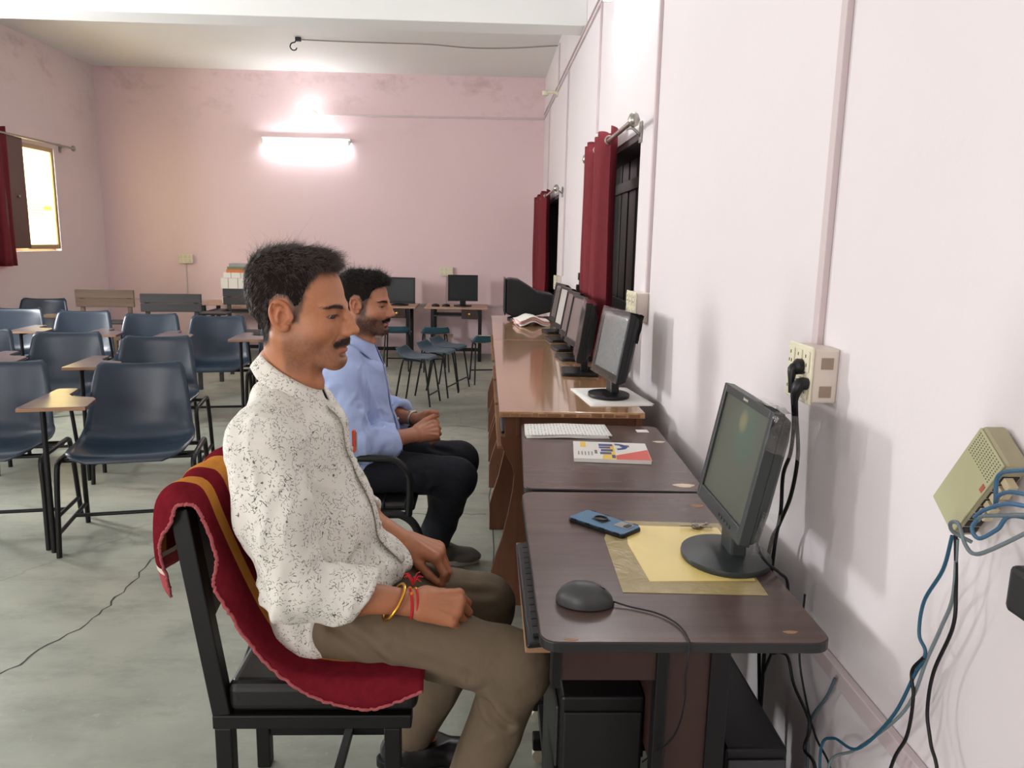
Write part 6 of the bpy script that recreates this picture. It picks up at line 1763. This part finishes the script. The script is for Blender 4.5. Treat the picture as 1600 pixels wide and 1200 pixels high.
# ================================================================== man in blue
RO2 = (-.40, 2.83, 0)
skin2 = lin(180, 122, 92)
def top_dir2(p, nn):
    return tang(np.stack([np.full(len(p), .8), np.zeros(len(p)), np.full(len(p), .1)], 1) + field(p, 85, 2) * 1.6 + rnd_dir.randn(len(p), 3) * .15, nn, .30)
spec2 = dict(root=RO2, head=(-.444, 2.83, 1.122), head_rot=(math.radians(-8), math.radians(3), 0), head_scale=.935, skin=skin2, stub=lin(40, 30, 28), beard=.70, hairc=lin(24, 20, 19), gaze=(.9, -.32, -.12), res=.0022,
    arm_lo=(-.56, 2.50, .52), arm_hi=(-.06, 3.16, .80), body_lo=(-.66, 2.52, -.02), body_hi=(.06, 3.18, 1.03),
    arms=[dict(elbow=(-.44, 2.615, .640), wrist=(-.245, 2.745, .655), d=(.80, .58, .10), n=(.35, -.65, .62), sgn=1, curls=[(.75, .95, .4), (.8, 1.0, .4), (.85, 1.0, .4), (.9, 1.0, .4)], spread=.06, thumb=(.40, .3, .3), thumb_in=-.25, scale=.95),
          dict(elbow=(-.43, 3.045, .675), wrist=(-.252, 2.905, .672), d=(.82, -.56, .06), n=(.35, .65, .62), sgn=-1, curls=[(.75, .95, .4), (.8, 1.0, .4), (.85, 1.0, .4), (.9, 1.0, .4)], spread=.06, thumb=(.40, .3, .3), thumb_in=-.25, scale=.95)],
    body=[((-.47, 2.83, .52), (-.48, 2.83, .88), .10, .085), ((-.48, 2.73, .87), (-.48, 2.93, .87), .055, .055), ((-.475, 2.83, .90), (-.485, 2.83, .98), .05, .05),
          ((-.49, 2.66, .86), (-.45, 2.62, .66), .042, .036), ((-.49, 3.0, .86), (-.44, 3.04, .69), .042, .036), ((-.44, 2.74, .50), (-.10, 2.72, .50), .07, .045), ((-.44, 2.92, .50), (-.10, 2.94, .50), .07, .045),
          ((-.09, 2.72, .49), (-.21, 2.90, .10), .045, .034), ((-.09, 2.94, .49), (-.19, 3.09, .10), .045, .034), ((-.21, 2.90, .08), (-.14, 2.90, .05), .024, .02), ((-.19, 3.09, .08), (-.12, 3.09, .05), .024, .02)],
    hairline=HAIRLINE2, hair_mat=HAIR2, moustache=1500, beard_hair=(6500, .0032),
    hair_mass=[((.006, 0, .086), (.082, .064, .038)), ((.054, 0, .088), (.040, .052, .028)), ((-.045, 0, .066), (.060, .066, .052))],
    strands=[(4500, lambda c: sstep(.060, .095, c[:, 2]), top_dir2, .020, .00055, .9, 1, 1.0), (12000, lambda c: sstep(.11, .06, c[:, 2]), side_dir, .014, .00048, .12, 2, .35)])
man2, tow2 = make_person('person', 'bearded man in a light blue shirt and dark trousers, hands clasped, seated behind the first', spec2)
g = G((-.68, 2.46, .44), (-.16, 3.22, 1.03), .0048)
g.add(ell((-.475, 2.83, .782), (.116, .170, .162)), .03); g.add(ell((-.455, 2.83, .62), (.130, .172, .15)), .06); g.add(ell((-.45, 2.83, .53), (.140, .180, .08)), .05)
for s in (-1, 1): g.add(cone((-.490, 2.83 + s * .03, .945), (-.488, 2.83 + s * .155, .890), .046, .055), .03)
for s, sh, el_, cf in ((-1, (-.49, 2.655, .875), (-.455, 2.605, .645), (-.318, 2.688, .650)), (1, (-.49, 3.005, .875), (-.445, 3.055, .685), (-.322, 2.955, .672))):
    d_ = np.array(cf) - np.array(el_); d_ /= np.linalg.norm(d_)
    g.add(cone(sh, el_, .068, .060), .04); g.add(cone(el_, cf, .060, .056, plane=(cf, d_)), .02); g.add(cone(np.array(cf) - d_ * .05, cf, .058, .0585, plane=(cf, d_)), .004)
    g.sub(cone(np.array(cf) - d_ * .02, np.array(cf) + d_ * .1, .044, .044), .003)
g.add(ell((-.440, 2.83, .885), (.062, .085, .045)), .04)
g.sub(cone((-.463, 2.83, .975), (-.452, 2.83, 1.10), .051, .058), .006)
folds2 = [fold_noise((9, 9, 5), .008, True, .03), fold_noise((26, 26, 11), .0065, True, .03), fold_noise((46, 46, 30), .0010, False, .01),
          crease((-.36, 2.66, .70), (-.45, 2.56, .66), .010, .012), crease((-.36, 2.70, .73), (-.40, 2.62, .70), .009, .010), crease((-.40, 2.66, .86), (-.38, 2.70, .72), .012, .010), crease((-.43, 2.60, .78), (-.50, 2.58, .72), .010, .008)]
shirt2, SP2, _ = cloth_mesh('shirt', g, SHIRT2, man2, RO2, folds2)
placket(shirt2, SHIRT2, SP2, RO2, 2.82, .016, .56, .90, 6)
collar(shirt2, SHIRT2, (-.460 - RO2[0], 0, 0), (.057, .078), .966, 1.010, .60, .026, gap=.22)
g = G((-.66, 2.54, .04), (.06, 3.18, .64), .0055)
g.add(ell((-.46, 2.83, .505), (.130, .172, .085)), .03)
g.add(cone((-.43, 2.735, .515), (-.095, 2.72, .502), .088, .066), .05); g.add(cone((-.43, 2.925, .515), (-.090, 2.94, .505), .088, .066), .05)
g.add(cone((-.095, 2.72, .498), (-.215, 2.90, .10), .066, .058), .03); g.add(cone((-.090, 2.94, .50), (-.195, 3.09, .10), .066, .056), .03)
g.add(ell((-.082, 2.72, .49), (.050, .060, .066)), .02); g.add(ell((-.078, 2.94, .49), (.050, .060, .066)), .02)
X, Y, Z = np.ix_(*g.ax); g.f = np.maximum(g.f, .050 - Z); g.f = np.maximum(g.f, np.where((X < -.24) & (Z < .50) & (Z > .34), (.450 - Z) * .9, -1))
foldsT2 = [fold_noise((7, 9, 9), .004, True, .03), fold_noise((18, 18, 18), .0018, True, .02), crease((-.17, 2.66, .47), (-.10, 2.67, .40), .012, .010), crease((-.18, 2.66, .44), (-.12, 2.67, .38), .010, .008), crease((-.30, 2.66, .56), (-.20, 2.66, .50), .012, .006), crease((-.20, 2.88, .57), (-.06, 2.90, .52), .010, .006)]
cloth_mesh('trousers', g, NAVY_T, man2, RO2, foldsT2)
SNK = plain('grey_canvas_shoe', (112, 108, 102), .8); SOLE = plain('off_white_sole', (222, 216, 204), .7)
shoe(man2, (-.21, 2.905, .085), math.radians(-6), .19, SNK, SOLE, RO2, True); shoe(man2, (-.19, 3.10, .085), math.radians(2), .19, SNK, SOLE, RO2, True)
wa = np.array((-.252, 2.905, .672)) - np.array((-.43, 3.045, .675))
t_ = ring_around((-.268, 2.918, .672), tuple(wa), .0315, .0050, 'wristwatch', 'steel wristwatch on the far wrist of the man in blue', 'watch', CHROME, .82, (.35, .65, .62))
MB().lathe([(.015, 0), (.015, .006), (.012, .008)], (-.004, .004, .026), 18).build('watch_face', CHROME, t_, smooth=40)
